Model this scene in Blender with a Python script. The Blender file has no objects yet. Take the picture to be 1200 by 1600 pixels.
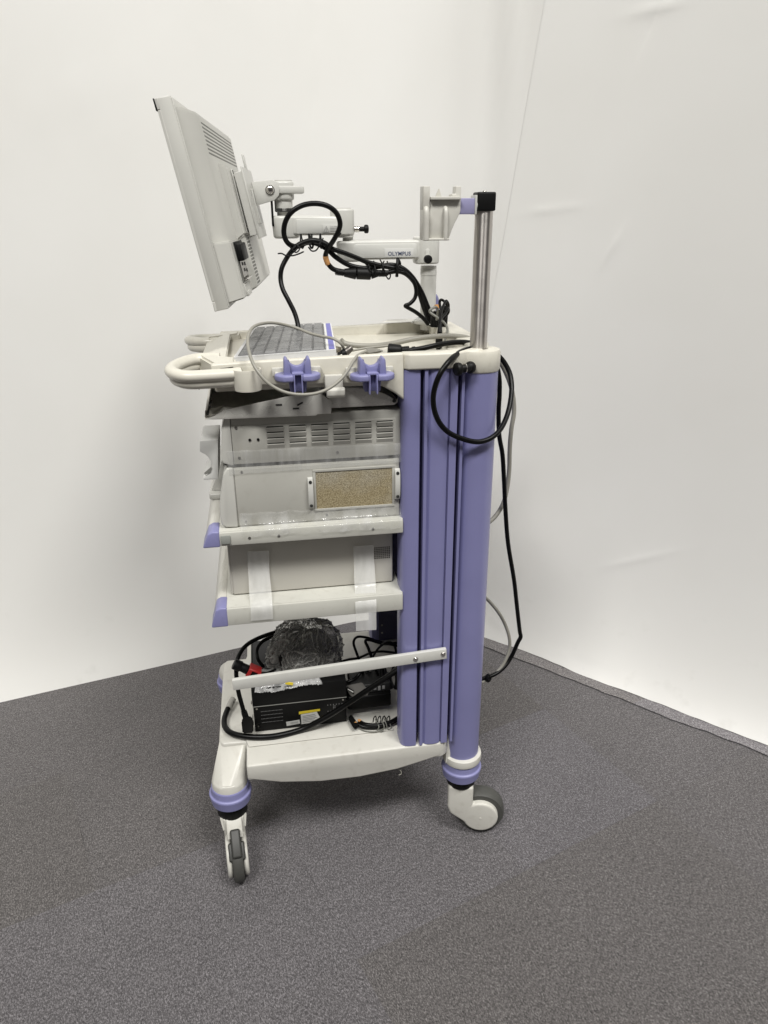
import bpy, bmesh, math, random
from math import sin, cos, pi, radians
from mathutils import Vector, Matrix, noise

random.seed(7)
C = bpy.data.collections.new('scene'); bpy.context.scene.collection.children.link(C)
V = Vector

# ------------------------------------------------------------------ materials
def mat(name, col, rough=.5, metal=0., var=.06, scale=9., bump=0., bscale=60., spec=.5, dirt=0., coat=0.):
    m = bpy.data.materials.new(name); m.use_nodes = True
    n = m.node_tree.nodes; l = m.node_tree.links; b = n['Principled BSDF']
    tc = n.new('ShaderNodeTexCoord')
    nz = n.new('ShaderNodeTexNoise'); nz.inputs['Scale'].default_value = scale; nz.inputs['Detail'].default_value = 5
    l.new(tc.outputs['Object'], nz.inputs['Vector'])
    mr = n.new('ShaderNodeMapRange'); mr.inputs[1].default_value = .25; mr.inputs[2].default_value = .75
    mr.inputs[3].default_value = 1 - var; mr.inputs[4].default_value = 1 + var
    l.new(nz.outputs[0], mr.inputs[0])
    mx = n.new('ShaderNodeMix'); mx.data_type = 'RGBA'; mx.blend_type = 'MULTIPLY'; mx.inputs[0].default_value = 1
    mx.inputs[6].default_value = (*col, 1); l.new(mr.outputs[0], mx.inputs[7])
    out = mx.outputs[2]
    if dirt:
        d = n.new('ShaderNodeTexNoise'); d.inputs['Scale'].default_value = scale * 5; d.inputs['Detail'].default_value = 8
        l.new(tc.outputs['Object'], d.inputs['Vector'])
        r = n.new('ShaderNodeValToRGB'); r.color_ramp.elements[0].position = .56; r.color_ramp.elements[1].position = .8
        r.color_ramp.elements[0].color = (0, 0, 0, 1); r.color_ramp.elements[1].color = (dirt, dirt, dirt, 1)
        l.new(d.outputs[0], r.inputs[0])
        m2 = n.new('ShaderNodeMix'); m2.data_type = 'RGBA'; l.new(r.outputs[0], m2.inputs[0]); l.new(out, m2.inputs[6])
        m2.inputs[7].default_value = (col[0]*.45, col[1]*.4, col[2]*.33, 1); out = m2.outputs[2]
    l.new(out, b.inputs['Base Color'])
    r2 = n.new('ShaderNodeMapRange'); r2.inputs[3].default_value = max(.02, rough - .07); r2.inputs[4].default_value = min(1, rough + .07)
    l.new(nz.outputs[0], r2.inputs[0]); l.new(r2.outputs[0], b.inputs['Roughness'])
    b.inputs['Metallic'].default_value = metal
    b.inputs['Specular IOR Level'].default_value = spec
    if coat: b.inputs['Coat Weight'].default_value = coat
    if bump:
        bn = n.new('ShaderNodeTexNoise'); bn.inputs['Scale'].default_value = bscale; bn.inputs['Detail'].default_value = 4
        l.new(tc.outputs['Object'], bn.inputs['Vector'])
        bp = n.new('ShaderNodeBump'); bp.inputs['Strength'].default_value = bump; bp.inputs['Distance'].default_value = .002
        l.new(bn.outputs[0], bp.inputs['Height']); l.new(bp.outputs[0], b.inputs['Normal'])
    return m

M = {}
M['white'] = mat('white_plastic', (.545, .533, .488), .38, bump=.06, bscale=500, dirt=.25, var=.05)
M['cream'] = mat('cream_plastic', (.60, .578, .505), .34, bump=.05, bscale=500, dirt=.25, var=.05)
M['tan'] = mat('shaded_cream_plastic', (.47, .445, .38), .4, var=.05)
M['paint'] = mat('white_painted_metal', (.53, .527, .495), .33, bump=.05, bscale=700, var=.04, dirt=.12)
M['case'] = mat('device_case_paint', (.415, .408, .372), .42, bump=.1, bscale=900, var=.04, dirt=.15)
M['bezel'] = mat('device_front_plastic', (.515, .51, .475), .36, var=.04)
M['shelfm'] = mat('shelf_plastic', (.495, .490, .445), .36, var=.05, dirt=.2, scale=14)
M['steel_sheet'] = mat('painted_sheet_steel', (.60, .59, .55), .28, var=.07, metal=.2)
M['shade_sheet'] = mat('brightened_sheet_steel', (.74, .72, .66), .5, var=.06)  # tray inside: colour lifted to make up for light missing there
M['purple'] = mat('purple_aluminium', (.212, .212, .400), .34, bump=.04, bscale=900, var=.05, metal=.15)
M['lilac'] = mat('lilac_plastic', (.21, .21, .395), .42, var=.05, dirt=.15)
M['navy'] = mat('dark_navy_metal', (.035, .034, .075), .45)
M['black'] = mat('black_plastic', (.004, .004, .004), .5, spec=.22)
M['rubber'] = mat('black_cable_rubber', (.0025, .0025, .0025), .36, spec=.2)
M['tyre'] = mat('grey_tyre_rubber', (.055, .055, .05), .6, var=.1, dirt=.3)
M['pedal'] = mat('dark_grey_pedal_plastic', (.03, .03, .027), .5)
M['chrome'] = mat('polished_steel', (.62, .60, .57), .14, metal=1., var=.03)
M['pole'] = mat('brushed_stainless_steel', (.58, .55, .52), .36, metal=1., var=.06, scale=30)
M['pole'].node_tree.nodes['Principled BSDF'].inputs['Anisotropic'].default_value = .92
M['pole'].node_tree.nodes['Principled BSDF'].inputs['Anisotropic Rotation'].default_value = .25
_t = M['pole'].node_tree.nodes.new('ShaderNodeTangent'); _t.direction_type = 'RADIAL'; _t.axis = 'Z'
M['pole'].node_tree.links.new(_t.outputs[0], M['pole'].node_tree.nodes['Principled BSDF'].inputs['Tangent'])
M['screw'] = mat('screw_metal', (.34, .33, .31), .3, metal=1.)
M['hole'] = mat('dark_opening', (.02, .02, .018), .7)
M['slotgrey'] = mat('vent_shade_and_panel_grey', (.18, .18, .165), .7)  # shade painted into the vent slots; also the plain grey of small parts
M['gcable'] = mat('grey_cable_rubber', (.27, .26, .225), .45)
M['dgcable'] = mat('dark_grey_cable_rubber', (.16, .16, .14), .45)
M['boxblack'] = mat('black_textured_metal', (.004, .004, .004), .55, spec=.2, bump=.2, bscale=700)
M['boxtop'] = mat('dark_grey_lid', (.022, .022, .024), .5, spec=.3, var=.1)
M['label'] = mat('paper_label', (.66, .66, .63), .6)
M['yellow'] = mat('yellow_label', (.72, .56, .03), .55)
M['ink'] = mat('printed_ink', (.03, .035, .05), .7)
M['greyink'] = mat('faded_ink', (.20, .20, .20), .7)
M['inkmid'] = mat('mid_grey_ink', (.36, .36, .34), .7)
M['red'] = mat('red_plug_plastic', (.36, .015, .015), .4)
M['orange'] = mat('orange_tape', (.50, .25, .09), .5)
M['greyplug'] = mat('grey_plug_plastic', (.34, .33, .30), .45)
M['brick'] = mat('dark_grey_adapter_plastic', (.012, .012, .012), .5, spec=.3, bump=.1, bscale=400)
M['key'] = mat('grey_keycap', (.145, .145, .146), .4, var=.12, scale=40)
M['keybase'] = mat('pale_keyboard_frame', (.66, .66, .66), .4)
M['bluetab'] = mat('blue_key_strip', (.12, .12, .42), .4)

def glassy(name, tint, fac, rough, white=.75, streak=0., sdir=(1, 60, 1), bump=0., lo=None):
    """a thin clear film: part see-through, part milky and glossy"""
    m = bpy.data.materials.new(name); m.use_nodes = True
    n = m.node_tree.nodes; l = m.node_tree.links; b = n['Principled BSDF']
    b.inputs['Base Color'].default_value = (white*tint[0], white*tint[1], white*tint[2], 1)
    b.inputs['Roughness'].default_value = rough
    tr = n.new('ShaderNodeBsdfTransparent'); tr.inputs[0].default_value = (*tint, 1)
    ms = n.new('ShaderNodeMixShader')
    l.new(tr.outputs[0], ms.inputs[1]); l.new(b.outputs[0], ms.inputs[2])
    tc = n.new('ShaderNodeTexCoord'); mp = n.new('ShaderNodeMapping'); mp.inputs['Scale'].default_value = sdir
    nz = n.new('ShaderNodeTexNoise'); nz.inputs['Scale'].default_value = 9; nz.inputs['Detail'].default_value = 6
    l.new(tc.outputs['Object'], mp.inputs[0]); l.new(mp.outputs[0], nz.inputs['Vector'])
    mr = n.new('ShaderNodeMapRange'); mr.inputs[1].default_value = .3; mr.inputs[2].default_value = .72
    mr.inputs[3].default_value = max(0, fac - streak); mr.inputs[4].default_value = min(1, fac + streak)
    l.new(nz.outputs[0], mr.inputs[0]); l.new(mr.outputs[0], ms.inputs[0])
    if bump:
        bp = n.new('ShaderNodeBump'); bp.inputs['Strength'].default_value = bump; bp.inputs['Distance'].default_value = .003
        l.new(nz.outputs[0], bp.inputs['Height']); l.new(bp.outputs[0], b.inputs['Normal'])
    l.new(ms.outputs[0], n['Material Output'].inputs[0])
    return m
M['tape'] = glassy('clear_packing_tape', (.97, .97, .95), .50, .16, .80, .16, (3, 3, .6), .12)
M['band'] = glassy('clear_stretch_tape', (.97, .97, .96), .22, .10, .72, .13, (8, 1, .4), .2)
M['crinkle'] = glassy('crinkled_clear_tape', (.97, .97, .96), .20, .07, .75, .18, (4, 2, 3), .45)
M['film'] = glassy('clear_film', (.98, .98, .97), .14, .12, .8, .08, (2, 2, 1), .2)
M['keyfilm'] = glassy('clear_keyboard_cover', (.95, .95, .95), .22, .12, .5, .08, (3, 3, 3), .15)
M['sleeve'] = glassy('clear_wrapper', (.95, .95, .94), .42, .1, .75, .25, (5, 5, 5), .6)

# ------------------------------------------------------------------ shapes (each adds to a bmesh)
def _merge(dst, src, mtx=None, mi=0, smooth=True):
    if mtx is not None: bmesh.ops.transform(src, matrix=mtx, verts=src.verts)
    for f in src.faces: f.material_index = mi; f.smooth = smooth
    bmesh.ops.recalc_face_normals(src, faces=src.faces)
    me = bpy.data.meshes.new('tmp'); src.to_mesh(me); src.free(); dst.from_mesh(me); bpy.data.meshes.remove(me)

def new(): return bmesh.new()

def box(bm, lo, hi, bev=0., seg=2, mtx=None, mi=0):
    t = bmesh.new(); bmesh.ops.create_cube(t, size=1)
    for v in t.verts:
        v.co = V([lo[i] + (v.co[i] + .5) * (hi[i] - lo[i]) for i in range(3)])
    if bev: bmesh.ops.bevel(t, geom=list(t.edges), offset=bev, segments=seg, affect='EDGES', profile=.5)
    _merge(bm, t, mtx, mi)

def prism(bm, pts, axis, a, b, bev=0., seg=2, mtx=None, mi=0):
    """polygon pts in the plane across `axis`, extruded from a to b"""
    t = bmesh.new()
    def at(p, w):
        return V({'x': (w, p[0], p[1]), 'y': (p[0], w, p[1]), 'z': (p[0], p[1], w)}[axis])
    A = [t.verts.new(at(p, a)) for p in pts]; B = [t.verts.new(at(p, b)) for p in pts]
    n = len(pts); t.faces.new(A); t.faces.new(B[::-1])
    for i in range(n): t.faces.new((A[i], A[(i+1) % n], B[(i+1) % n], B[i]))
    bmesh.ops.recalc_face_normals(t, faces=t.faces)
    if bev:
        bmesh.ops.bevel(t, geom=[e for e in t.edges if e.is_manifold and e.calc_face_angle(0) > .35], offset=bev, segments=seg, affect='EDGES', profile=.5)
    _merge(bm, t, mtx, mi)

def frame(d):
    d = d.normalized(); up = V((0, 0, 1)) if abs(d.z) < .9 else V((1, 0, 0))
    x = d.cross(up).normalized(); return x, x.cross(d).normalized()

def cyl(bm, p0, p1, r0, r1=None, n=28, bev=0., mi=0, mtx=None):
    p0, p1 = V(p0), V(p1); r1 = r0 if r1 is None else r1
    prof = [(r0, 0), (r1, 1)]
    t = bmesh.new(); x, y = frame(p1 - p0); L = (p1 - p0).length; d = (p1 - p0).normalized()
    if bev: prof = [(r0 - bev, 0), (r0 - bev*.3, bev*.3), (r0, bev), (r1, L - bev), (r1 - bev*.3, L - bev*.3), (r1 - bev, L)]
    else: prof = [(r0, 0), (r1, L)]
    rings = [[t.verts.new(p0 + d*h + (x*cos(2*pi*k/n) + y*sin(2*pi*k/n))*r) for k in range(n)] for r, h in prof]
    for A, B in zip(rings, rings[1:]):
        for k in range(n): t.faces.new((A[k], A[(k+1) % n], B[(k+1) % n], B[k]))
    t.faces.new(rings[0]); t.faces.new(rings[-1][::-1])
    _merge(bm, t, mtx, mi)

def lathe(bm, prof, c=(0, 0, 0), n=40, mtx=None, mi=0):
    """closed profile of (r, z) points spun about a vertical axis"""
    t = bmesh.new(); c = V(c); rings = []
    for r, z in prof:
        rings.append([t.verts.new(c + V((r*cos(2*pi*k/n), r*sin(2*pi*k/n), z))) for k in range(n)])
    m = len(rings)
    for i in range(m):
        A, B = rings[i], rings[(i+1) % m]
        for k in range(n): t.faces.new((A[k], A[(k+1) % n], B[(k+1) % n], B[k]))
    _merge(bm, t, mtx, mi)

def smooth_path(pts, sub=7, closed=False):
    P_ = [V(p) for p in pts]; out = []; n = len(P_)
    rng = range(n if closed else n - 1)
    for i in rng:
        if closed: a, b, c, d = P_[(i-1) % n], P_[i], P_[(i+1) % n], P_[(i+2) % n]
        else: a, b, c, d = P_[max(i-1, 0)], P_[i], P_[i+1], P_[min(i+2, n-1)]
        for k in range(sub):
            t = k/sub
            out.append(.5*((2*b) + (c-a)*t + (2*a-5*b+4*c-d)*t*t + (-a+3*b-3*c+d)*t*t*t))
    if not closed: out.append(P_[-1])
    return out

def tube(bm, pts, r, n=12, sub=7, closed=False, mi=0, flat=None, radii=None):
    """a round (or flattened) tube along a smoothed path, carried without twisting"""
    path = smooth_path(pts, sub, closed); t = bmesh.new(); rings = []
    m = len(path); prev = None
    for i, p in enumerate(path):
        d = (path[(i+1) % m] - path[(i-1) % m]) if closed else (path[min(i+1, m-1)] - path[max(i-1, 0)])
        if d.length < 1e-9: d = V((0, 0, 1))
        d.normalize()
        if prev is None: x, y = frame(d)
        else:
            x = (prev - d*prev.dot(d)).normalized(); y = d.cross(x)
        prev = x
        rr = r if radii is None else radii[0] + (radii[1]-radii[0])*i/(m-1)
        fy = 1 if flat is None else flat
        rings.append([t.verts.new(p + (x*cos(2*pi*k/n) + y*sin(2*pi*k/n)*fy)*rr) for k in range(n)])
    for i in range(m if closed else m-1):
        A, B = rings[i], rings[(i+1) % m]
        for k in range(n): t.faces.new((A[k], A[(k+1) % n], B[(k+1) % n], B[k]))
    if not closed: t.faces.new(rings[0][::-1]); t.faces.new(rings[-1])
    _merge(bm, t, None, mi)

def quad(bm, pts, mi=0):
    t = bmesh.new(); t.faces.new([t.verts.new(V(p)) for p in pts])
    for f in t.faces: f.material_index = mi
    me = bpy.data.meshes.new('tmp'); t.to_mesh(me); t.free(); bm.from_mesh(me); bpy.data.meshes.remove(me)

def grid(bm, fn, nu, nv, mi=0):
    """surface fn(u, v) -> point over the unit square"""
    t = bmesh.new()
    R = [[t.verts.new(V(fn(i/nu, j/nv))) for j in range(nv+1)] for i in range(nu+1)]
    for i in range(nu):
        for j in range(nv): t.faces.new((R[i][j], R[i+1][j], R[i+1][j+1], R[i][j+1]))
    for f in t.faces: f.material_index = mi; f.smooth = True
    me = bpy.data.meshes.new('tmp'); t.to_mesh(me); t.free(); bm.from_mesh(me); bpy.data.meshes.remove(me)

def ball(bm, c, r, mi=0, sq=(1, 1, 1), n=20):
    t = bmesh.new(); bmesh.ops.create_uvsphere(t, u_segments=n, v_segments=n//2+2, radius=r)
    _merge(bm, t, Matrix.Translation(V(c)) @ Matrix.Diagonal((*sq, 1)), mi)

def hull(bm, pts, mi=0, bev=0.):
    t = bmesh.new()
    for p in pts: t.verts.new(V(p))
    g = bmesh.ops.convex_hull(t, input=t.verts)
    bmesh.ops.delete(t, geom=[v for v in t.verts if not v.link_faces], context='VERTS')
    bmesh.ops.dissolve_limit(t, angle_limit=.02, verts=t.verts, edges=t.edges)
    if bev: bmesh.ops.bevel(t, geom=[e for e in t.edges if e.calc_face_angle(0) > .3], offset=bev, segments=2, affect='EDGES')
    _merge(bm, t, None, mi)

def rrect(x0, z0, x1, z1, r, k=4):
    out = []
    for cx, cz, a0 in ((x1-r, z1-r, 0), (x0+r, z1-r, 90), (x0+r, z0+r, 180), (x1-r, z0+r, 270)):
        for i in range(k+1):
            a = radians(a0 + 90*i/k); out.append((cx + r*cos(a), cz + r*sin(a)))
    return out

# ------------------------------------------------------------------ objects
ORG = {}
def obj(name, bm, mats, parent=None, sharp=38, org=None, label=None):
    """link the bmesh as ONE mesh object whose origin is the middle of its underside"""
    if not isinstance(mats, (list, tuple)): mats = [mats]
    me = bpy.data.meshes.new(name); bm.to_mesh(me); bm.free()
    for m in mats: me.materials.append(M[m] if isinstance(m, str) else m)
    if org is None:
        xs = [v.co for v in me.vertices]
        org = V(((min(p.x for p in xs)+max(p.x for p in xs))/2, (min(p.y for p in xs)+max(p.y for p in xs))/2, min(p.z for p in xs)))
    org = V(org)
    me.transform(Matrix.Translation(-org))
    me.set_sharp_from_angle(angle=radians(sharp))
    o = bpy.data.objects.new(name, me); C.objects.link(o)
    ORG[o.name] = org
    if parent is not None: o.parent = parent; o.location = org - ORG[parent.name]
    else: o.location = org
    if label: o['label'] = label
    return o

def thing(name, label, cat, loc, group=None):
    o = bpy.data.objects.new(name, None); C.objects.link(o); o.empty_display_size = .05
    o.location = loc; ORG[o.name] = V(loc); o['label'] = label; o['category'] = cat
    if group: o['group'] = group
    return o

def tag(o, label, cat, group=None, kind=None):
    o['label'] = label; o['category'] = cat
    if group: o['group'] = group
    if kind: o['kind'] = kind
    return o

def dup(o, parent, offset=(0, 0, 0)):
    c = o.copy(); C.objects.link(c); c.parent = parent; c.location = o.location + V(offset)
    ORG[c.name] = ORG[o.name] + V(offset)
    for ch in list(o.children): 
        k = dup(ch, c)
        ORG[k.name] = ORG[ch.name] + V(offset)
    return c

def text_mesh(name, body, size, mtx, material, parent, bold=0., align='LEFT', sx=1., space=1.):
    cu = bpy.data.curves.new('t', 'FONT'); cu.body = body; cu.size = size; cu.align_x = align; cu.offset = bold
    cu.space_character = space; cu.resolution_u = 3
    t = bpy.data.objects.new('t', cu); C.objects.link(t); bpy.context.view_layer.update()
    me = bpy.data.meshes.new_from_object(t.evaluated_get(bpy.context.evaluated_depsgraph_get()))
    bpy.data.objects.remove(t); bpy.data.curves.remove(cu)
    me.transform(mtx @ Matrix.Diagonal((sx, 1, 1, 1)))
    bm = bmesh.new(); bm.from_mesh(me); bpy.data.meshes.remove(me)
    return obj(name, bm, material, parent)

def face_y(x, y, z, rot=0.):
    """matrix that stands text up on a plane facing the near side (-y)"""
    return Matrix.Translation(V((x, y, z))) @ Matrix.Rotation(rot, 4, 'Y') @ Matrix.Rotation(pi/2, 4, 'X')

# a point in the room that lies on the plane y = Y (or z = Z) along a sight line measured from the survey position
SV = V((0, -1.33, 1.45))
def _ray(px, py):
    p, w, q = radians(22.3), radians(9.5), radians(-.4)
    f = V((sin(w)*cos(p), cos(w)*cos(p), -sin(p))); r = V((cos(w), -sin(w), 0)); u = r.cross(f)
    r, u = r*cos(q) + u*sin(q), u*cos(q) - r*sin(q)
    return f + r*((px - 600)/1140) + u*((800 - py)/1140)
def P(px, py, Y): d = _ray(px, py); return tuple(SV + d*((Y - SV.y)/d.y))
def PZ(px, py, Z): d = _ray(px, py); return tuple(SV + d*((Z - SV.z)/d.z))

# ================================================================== setting
def carpet_mat(name, tint=1.0, strip=False):
    m = bpy.data.materials.new(name); m.use_nodes = True
    n = m.node_tree.nodes; l = m.node_tree.links; b = n['Principled BSDF']
    tc = n.new('ShaderNodeTexCoord'); mp = n.new('ShaderNodeMapping')
    mp.inputs['Rotation'].default_value = (0, 0, radians(-19.8)); l.new(tc.outputs['Object'], mp.inputs[0])
    def math_(op, a, b_=None):
        k = n.new('ShaderNodeMath'); k.operation = op
        for i, w in enumerate((a, b_)):
            if w is None: continue
            if isinstance(w, (int, float)): k.inputs[i].default_value = w
            else: l.new(w, k.inputs[i])
        return k.outputs[0]
    sx = n.new('ShaderNodeSeparateXYZ'); l.new(mp.outputs[0], sx.inputs[0])
    # carpet tiles 45 cm square, every other one laid with its pile turned
    u = math_('DIVIDE', math_('ADD', sx.outputs[0], -.013 + 9), .45); v = math_('DIVIDE', math_('ADD', sx.outputs[1], .296 + 9), .45)
    fu, fv = math_('FLOOR', u), math_('FLOOR', v)
    cell = n.new('ShaderNodeCombineXYZ'); l.new(fu, cell.inputs[0]); l.new(fv, cell.inputs[1])
    wn = n.new('ShaderNodeTexWhiteNoise'); l.new(cell.outputs[0], wn.inputs['Vector'])
    chk = math_('GREATER_THAN', math_('MODULO', math_('ADD', fu, fv), 2), .5)
    fibres = []
    for rz, sc in ((radians(28), (380, 170, 1)), (radians(-60), (380, 170, 1))):
        m2 = n.new('ShaderNodeMapping'); m2.inputs['Rotation'].default_value = (0, 0, rz); m2.inputs['Scale'].default_value = sc
        l.new(mp.outputs[0], m2.inputs[0])
        nz = n.new('ShaderNodeTexNoise'); nz.inputs['Scale'].default_value = 1; nz.inputs['Detail'].default_value = 3; nz.inputs['Roughness'].default_value = .7
        l.new(m2.outputs[0], nz.inputs['Vector']); fibres.append(nz.outputs[0])
    mix = n.new('ShaderNodeMix'); l.new(chk, mix.inputs[0]); l.new(fibres[0], mix.inputs[2]); l.new(fibres[1], mix.inputs[3])
    fine = n.new('ShaderNodeTexNoise'); fine.inputs['Scale'].default_value = 560; fine.inputs['Detail'].default_value = 3
    l.new(mp.outputs[0], fine.inputs['Vector'])
    vor = n.new('ShaderNodeTexVoronoi'); vor.inputs['Scale'].default_value = 330; l.new(mp.outputs[0], vor.inputs['Vector'])
    vs_ = n.new('ShaderNodeSeparateColor'); l.new(vor.outputs['Color'], vs_.inputs[0])
    fib = math_('ADD', math_('ADD', math_('MULTIPLY', mix.outputs[0], .58), math_('MULTIPLY', fine.outputs[0], .32)), math_('MULTIPLY', vs_.outputs[0], .10))
    rp = n.new('ShaderNodeValToRGB'); e = rp.color_ramp.elements
    e[0].position = .34; e[0].color = (.026*tint, .0250*tint, .0258*tint, 1)
    e[1].position = .68; e[1].color = (.31*tint, .297*tint, .300*tint, 1)
    k = e.new(.5); k.color = (.108*tint, .1025*tint, .1025*tint, 1)
    l.new(fib, rp.inputs[0])
    # tile-to-tile tone, large soiled patches
    big = n.new('ShaderNodeTexNoise'); big.inputs['Scale'].default_value = 2.6; big.inputs['Detail'].default_value = 4
    l.new(mp.outputs[0], big.inputs['Vector'])
    tone = math_('ADD', math_('ADD', math_('MULTIPLY', wn.outputs[0], .20), .78), math_('MULTIPLY', big.outputs[0], .30))
    # the dark hairline between tiles
    def edge(w):
        f = math_('FRACT', w); d = math_('MINIMUM', f, math_('SUBTRACT', 1, f)); return d
    d = math_('MINIMUM', edge(u), edge(v))
    wob = n.new('ShaderNodeTexNoise'); wob.inputs['Scale'].default_value = 5; l.new(mp.outputs[0], wob.inputs['Vector'])
    seam = math_('LESS_THAN', d, math_('MULTIPLY', math_('MAXIMUM', math_('SUBTRACT', wob.outputs[0], .50), 0), .016))
    tone = math_('MULTIPLY', tone, math_('SUBTRACT', 1, math_('MULTIPLY', seam, .35)))
    mm = n.new('ShaderNodeMix'); mm.data_type = 'RGBA'; mm.blend_type = 'MULTIPLY'; mm.inputs[0].default_value = 1
    l.new(rp.outputs[0], mm.inputs[6]); l.new(tone, mm.inputs[7])
    hue = n.new('ShaderNodeMix'); hue.data_type = 'RGBA'; hue.blend_type = 'MULTIPLY'; hue.inputs[0].default_value = 1
    hr = n.new('ShaderNodeValToRGB'); hr.color_ramp.elements[0].color = (1.025, 1.0, .975, 1); hr.color_ramp.elements[1].color = (.99, .985, 1.045, 1)
    l.new(wn.outputs[0], hr.inputs[0]); l.new(mm.outputs[2], hue.inputs[6]); l.new(hr.outputs[0], hue.inputs[7])
    l.new(hue.outputs[2], b.inputs['Base Color']); b.inputs['Roughness'].default_value = .95; b.inputs['Specular IOR Level'].default_value = .15
    b.inputs['Sheen Weight'].default_value = .25
    bp = n.new('ShaderNodeBump'); bp.inputs['Strength'].default_value = .3; bp.inputs['Distance'].default_value = .002
    l.new(fib, bp.inputs['Height']); l.new(bp.outputs[0], b.inputs['Normal'])
    return m

def paper_mat():
    m = bpy.data.materials.new('white_backdrop_paper'); m.use_nodes = True
    n = m.node_tree.nodes; l = m.node_tree.links; b = n['Principled BSDF']
    tc = n.new('ShaderNodeTexCoord'); nz = n.new('ShaderNodeTexNoise'); nz.inputs['Scale'].default_value = 1.6; nz.inputs['Detail'].default_value = 4
    l.new(tc.outputs['Object'], nz.inputs['Vector'])
    r = n.new('ShaderNodeValToRGB'); r.color_ramp.elements[0].position = .3; r.color_ramp.elements[1].position = .7
    r.color_ramp.elements[0].color = (.745, .737, .708, 1); r.color_ramp.elements[1].color = (.785, .78, .756, 1)
    l.new(nz.outputs[0], r.inputs[0])
    # scuffs and smudges low down
    s = n.new('ShaderNodeTexNoise'); s.inputs['Scale'].default_value = 13; s.inputs['Detail'].default_value = 7; l.new(tc.outputs['Object'], s.inputs['Vector'])
    sr = n.new('ShaderNodeValToRGB'); sr.color_ramp.elements[0].position = .62; sr.color_ramp.elements[1].position = .86
    sr.color_ramp.elements[1].color = (.35, .35, .35, 1); l.new(s.outputs[0], sr.inputs[0])
    sz = n.new('ShaderNodeSeparateXYZ'); l.new(tc.outputs['Object'], sz.inputs[0])
    lo = n.new('ShaderNodeMapRange'); lo.inputs[1].default_value = 0; lo.inputs[2].default_value = .4; lo.inputs[3].default_value = 1; lo.inputs[4].default_value = .05
    l.new(sz.outputs[2], lo.inputs[0])
    k = n.new('ShaderNodeMath'); k.operation = 'MULTIPLY'; l.new(sr.outputs[0], k.inputs[0]); l.new(lo.outputs[0], k.inputs[1])
    mx = n.new('ShaderNodeMix'); mx.data_type = 'RGBA'; l.new(k.outputs[0], mx.inputs[0]); l.new(r.outputs[0], mx.inputs[6]); mx.inputs[7].default_value = (.45, .44, .40, 1)
    l.new(mx.outputs[2], b.inputs['Base Color']); b.inputs['Roughness'].default_value = .48; b.inputs['Specular IOR Level'].default_value = .35
    g = n.new('ShaderNodeTexNoise'); g.inputs['Scale'].default_value = 300; l.new(tc.outputs['Object'], g.inputs['Vector'])
    bp = n.new('ShaderNodeBump'); bp.inputs['Strength'].default_value = .03; bp.inputs['Distance'].default_value = .002
    l.new(g.outputs[0], bp.inputs['Height']); l.new(bp.outputs[0], b.inputs['Normal'])
    return m
M['carpet'] = carpet_mat('grey_carpet_tiles', .80); M['carpetstrip'] = carpet_mat('grey_carpet_edge', 1.3); M['paper'] = paper_mat()

bm = new(); grid(bm, lambda u, v: (-4 + 8*u, -4 + 6.5*v, 0), 8, 8)
o = obj('carpet_floor', bm, 'carpet', org=(0, 0, 0)); o['kind'] = 'structure'

LW = (V((-.903, .793, 0)), V((.9699, .2433, 0)))           # foot of the left sheet: point, direction
RW = (V((.736, .903, 0)), V((.6709, -.7416, 0)))           # foot of the right sheet
RN = V((-.7416, -.6709, 0))                                 # towards the room
COR = V((.515, 1.149, 0))
def wave(s, z, seed, amp):
    a = noise.noise(V((s*.9, z*.55, seed)))*amp + noise.noise(V((s*2.6+z*.7, z*.8, seed+5)))*amp*.35
    return a
def creases(s, z, L):
    h = 0
    for (cs, cz, ang, ln, amp) in L:
        ds, dz = s - cs, z - cz
        a, b_ = ds*cos(ang)+dz*sin(ang), -ds*sin(ang)+dz*cos(ang)
        h += amp*math.exp(-(a/ln)**2)*math.exp(-abs(b_)/.009)
    return h
CR = ((.34, 1.92, .05, .07, .0032), (.34, 1.90, 1.2, .08, -.0032), (.30, 1.35, 1.1, .06, .003), (.1, 1.45, .1, .09, .002), (.5, .42, .5, .12, .002))
def right_off(s, z): return wave(s, z, 21, .008) + creases(s, z, CR) + .02*math.exp(-z/.06)*(.6 + .6*noise.noise(V((s*3, 6, 1)))) - SW(z)
def SW(z): return .115*(1 - math.exp(-z/.28))              # the paper sweeps out a little towards the floor
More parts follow.
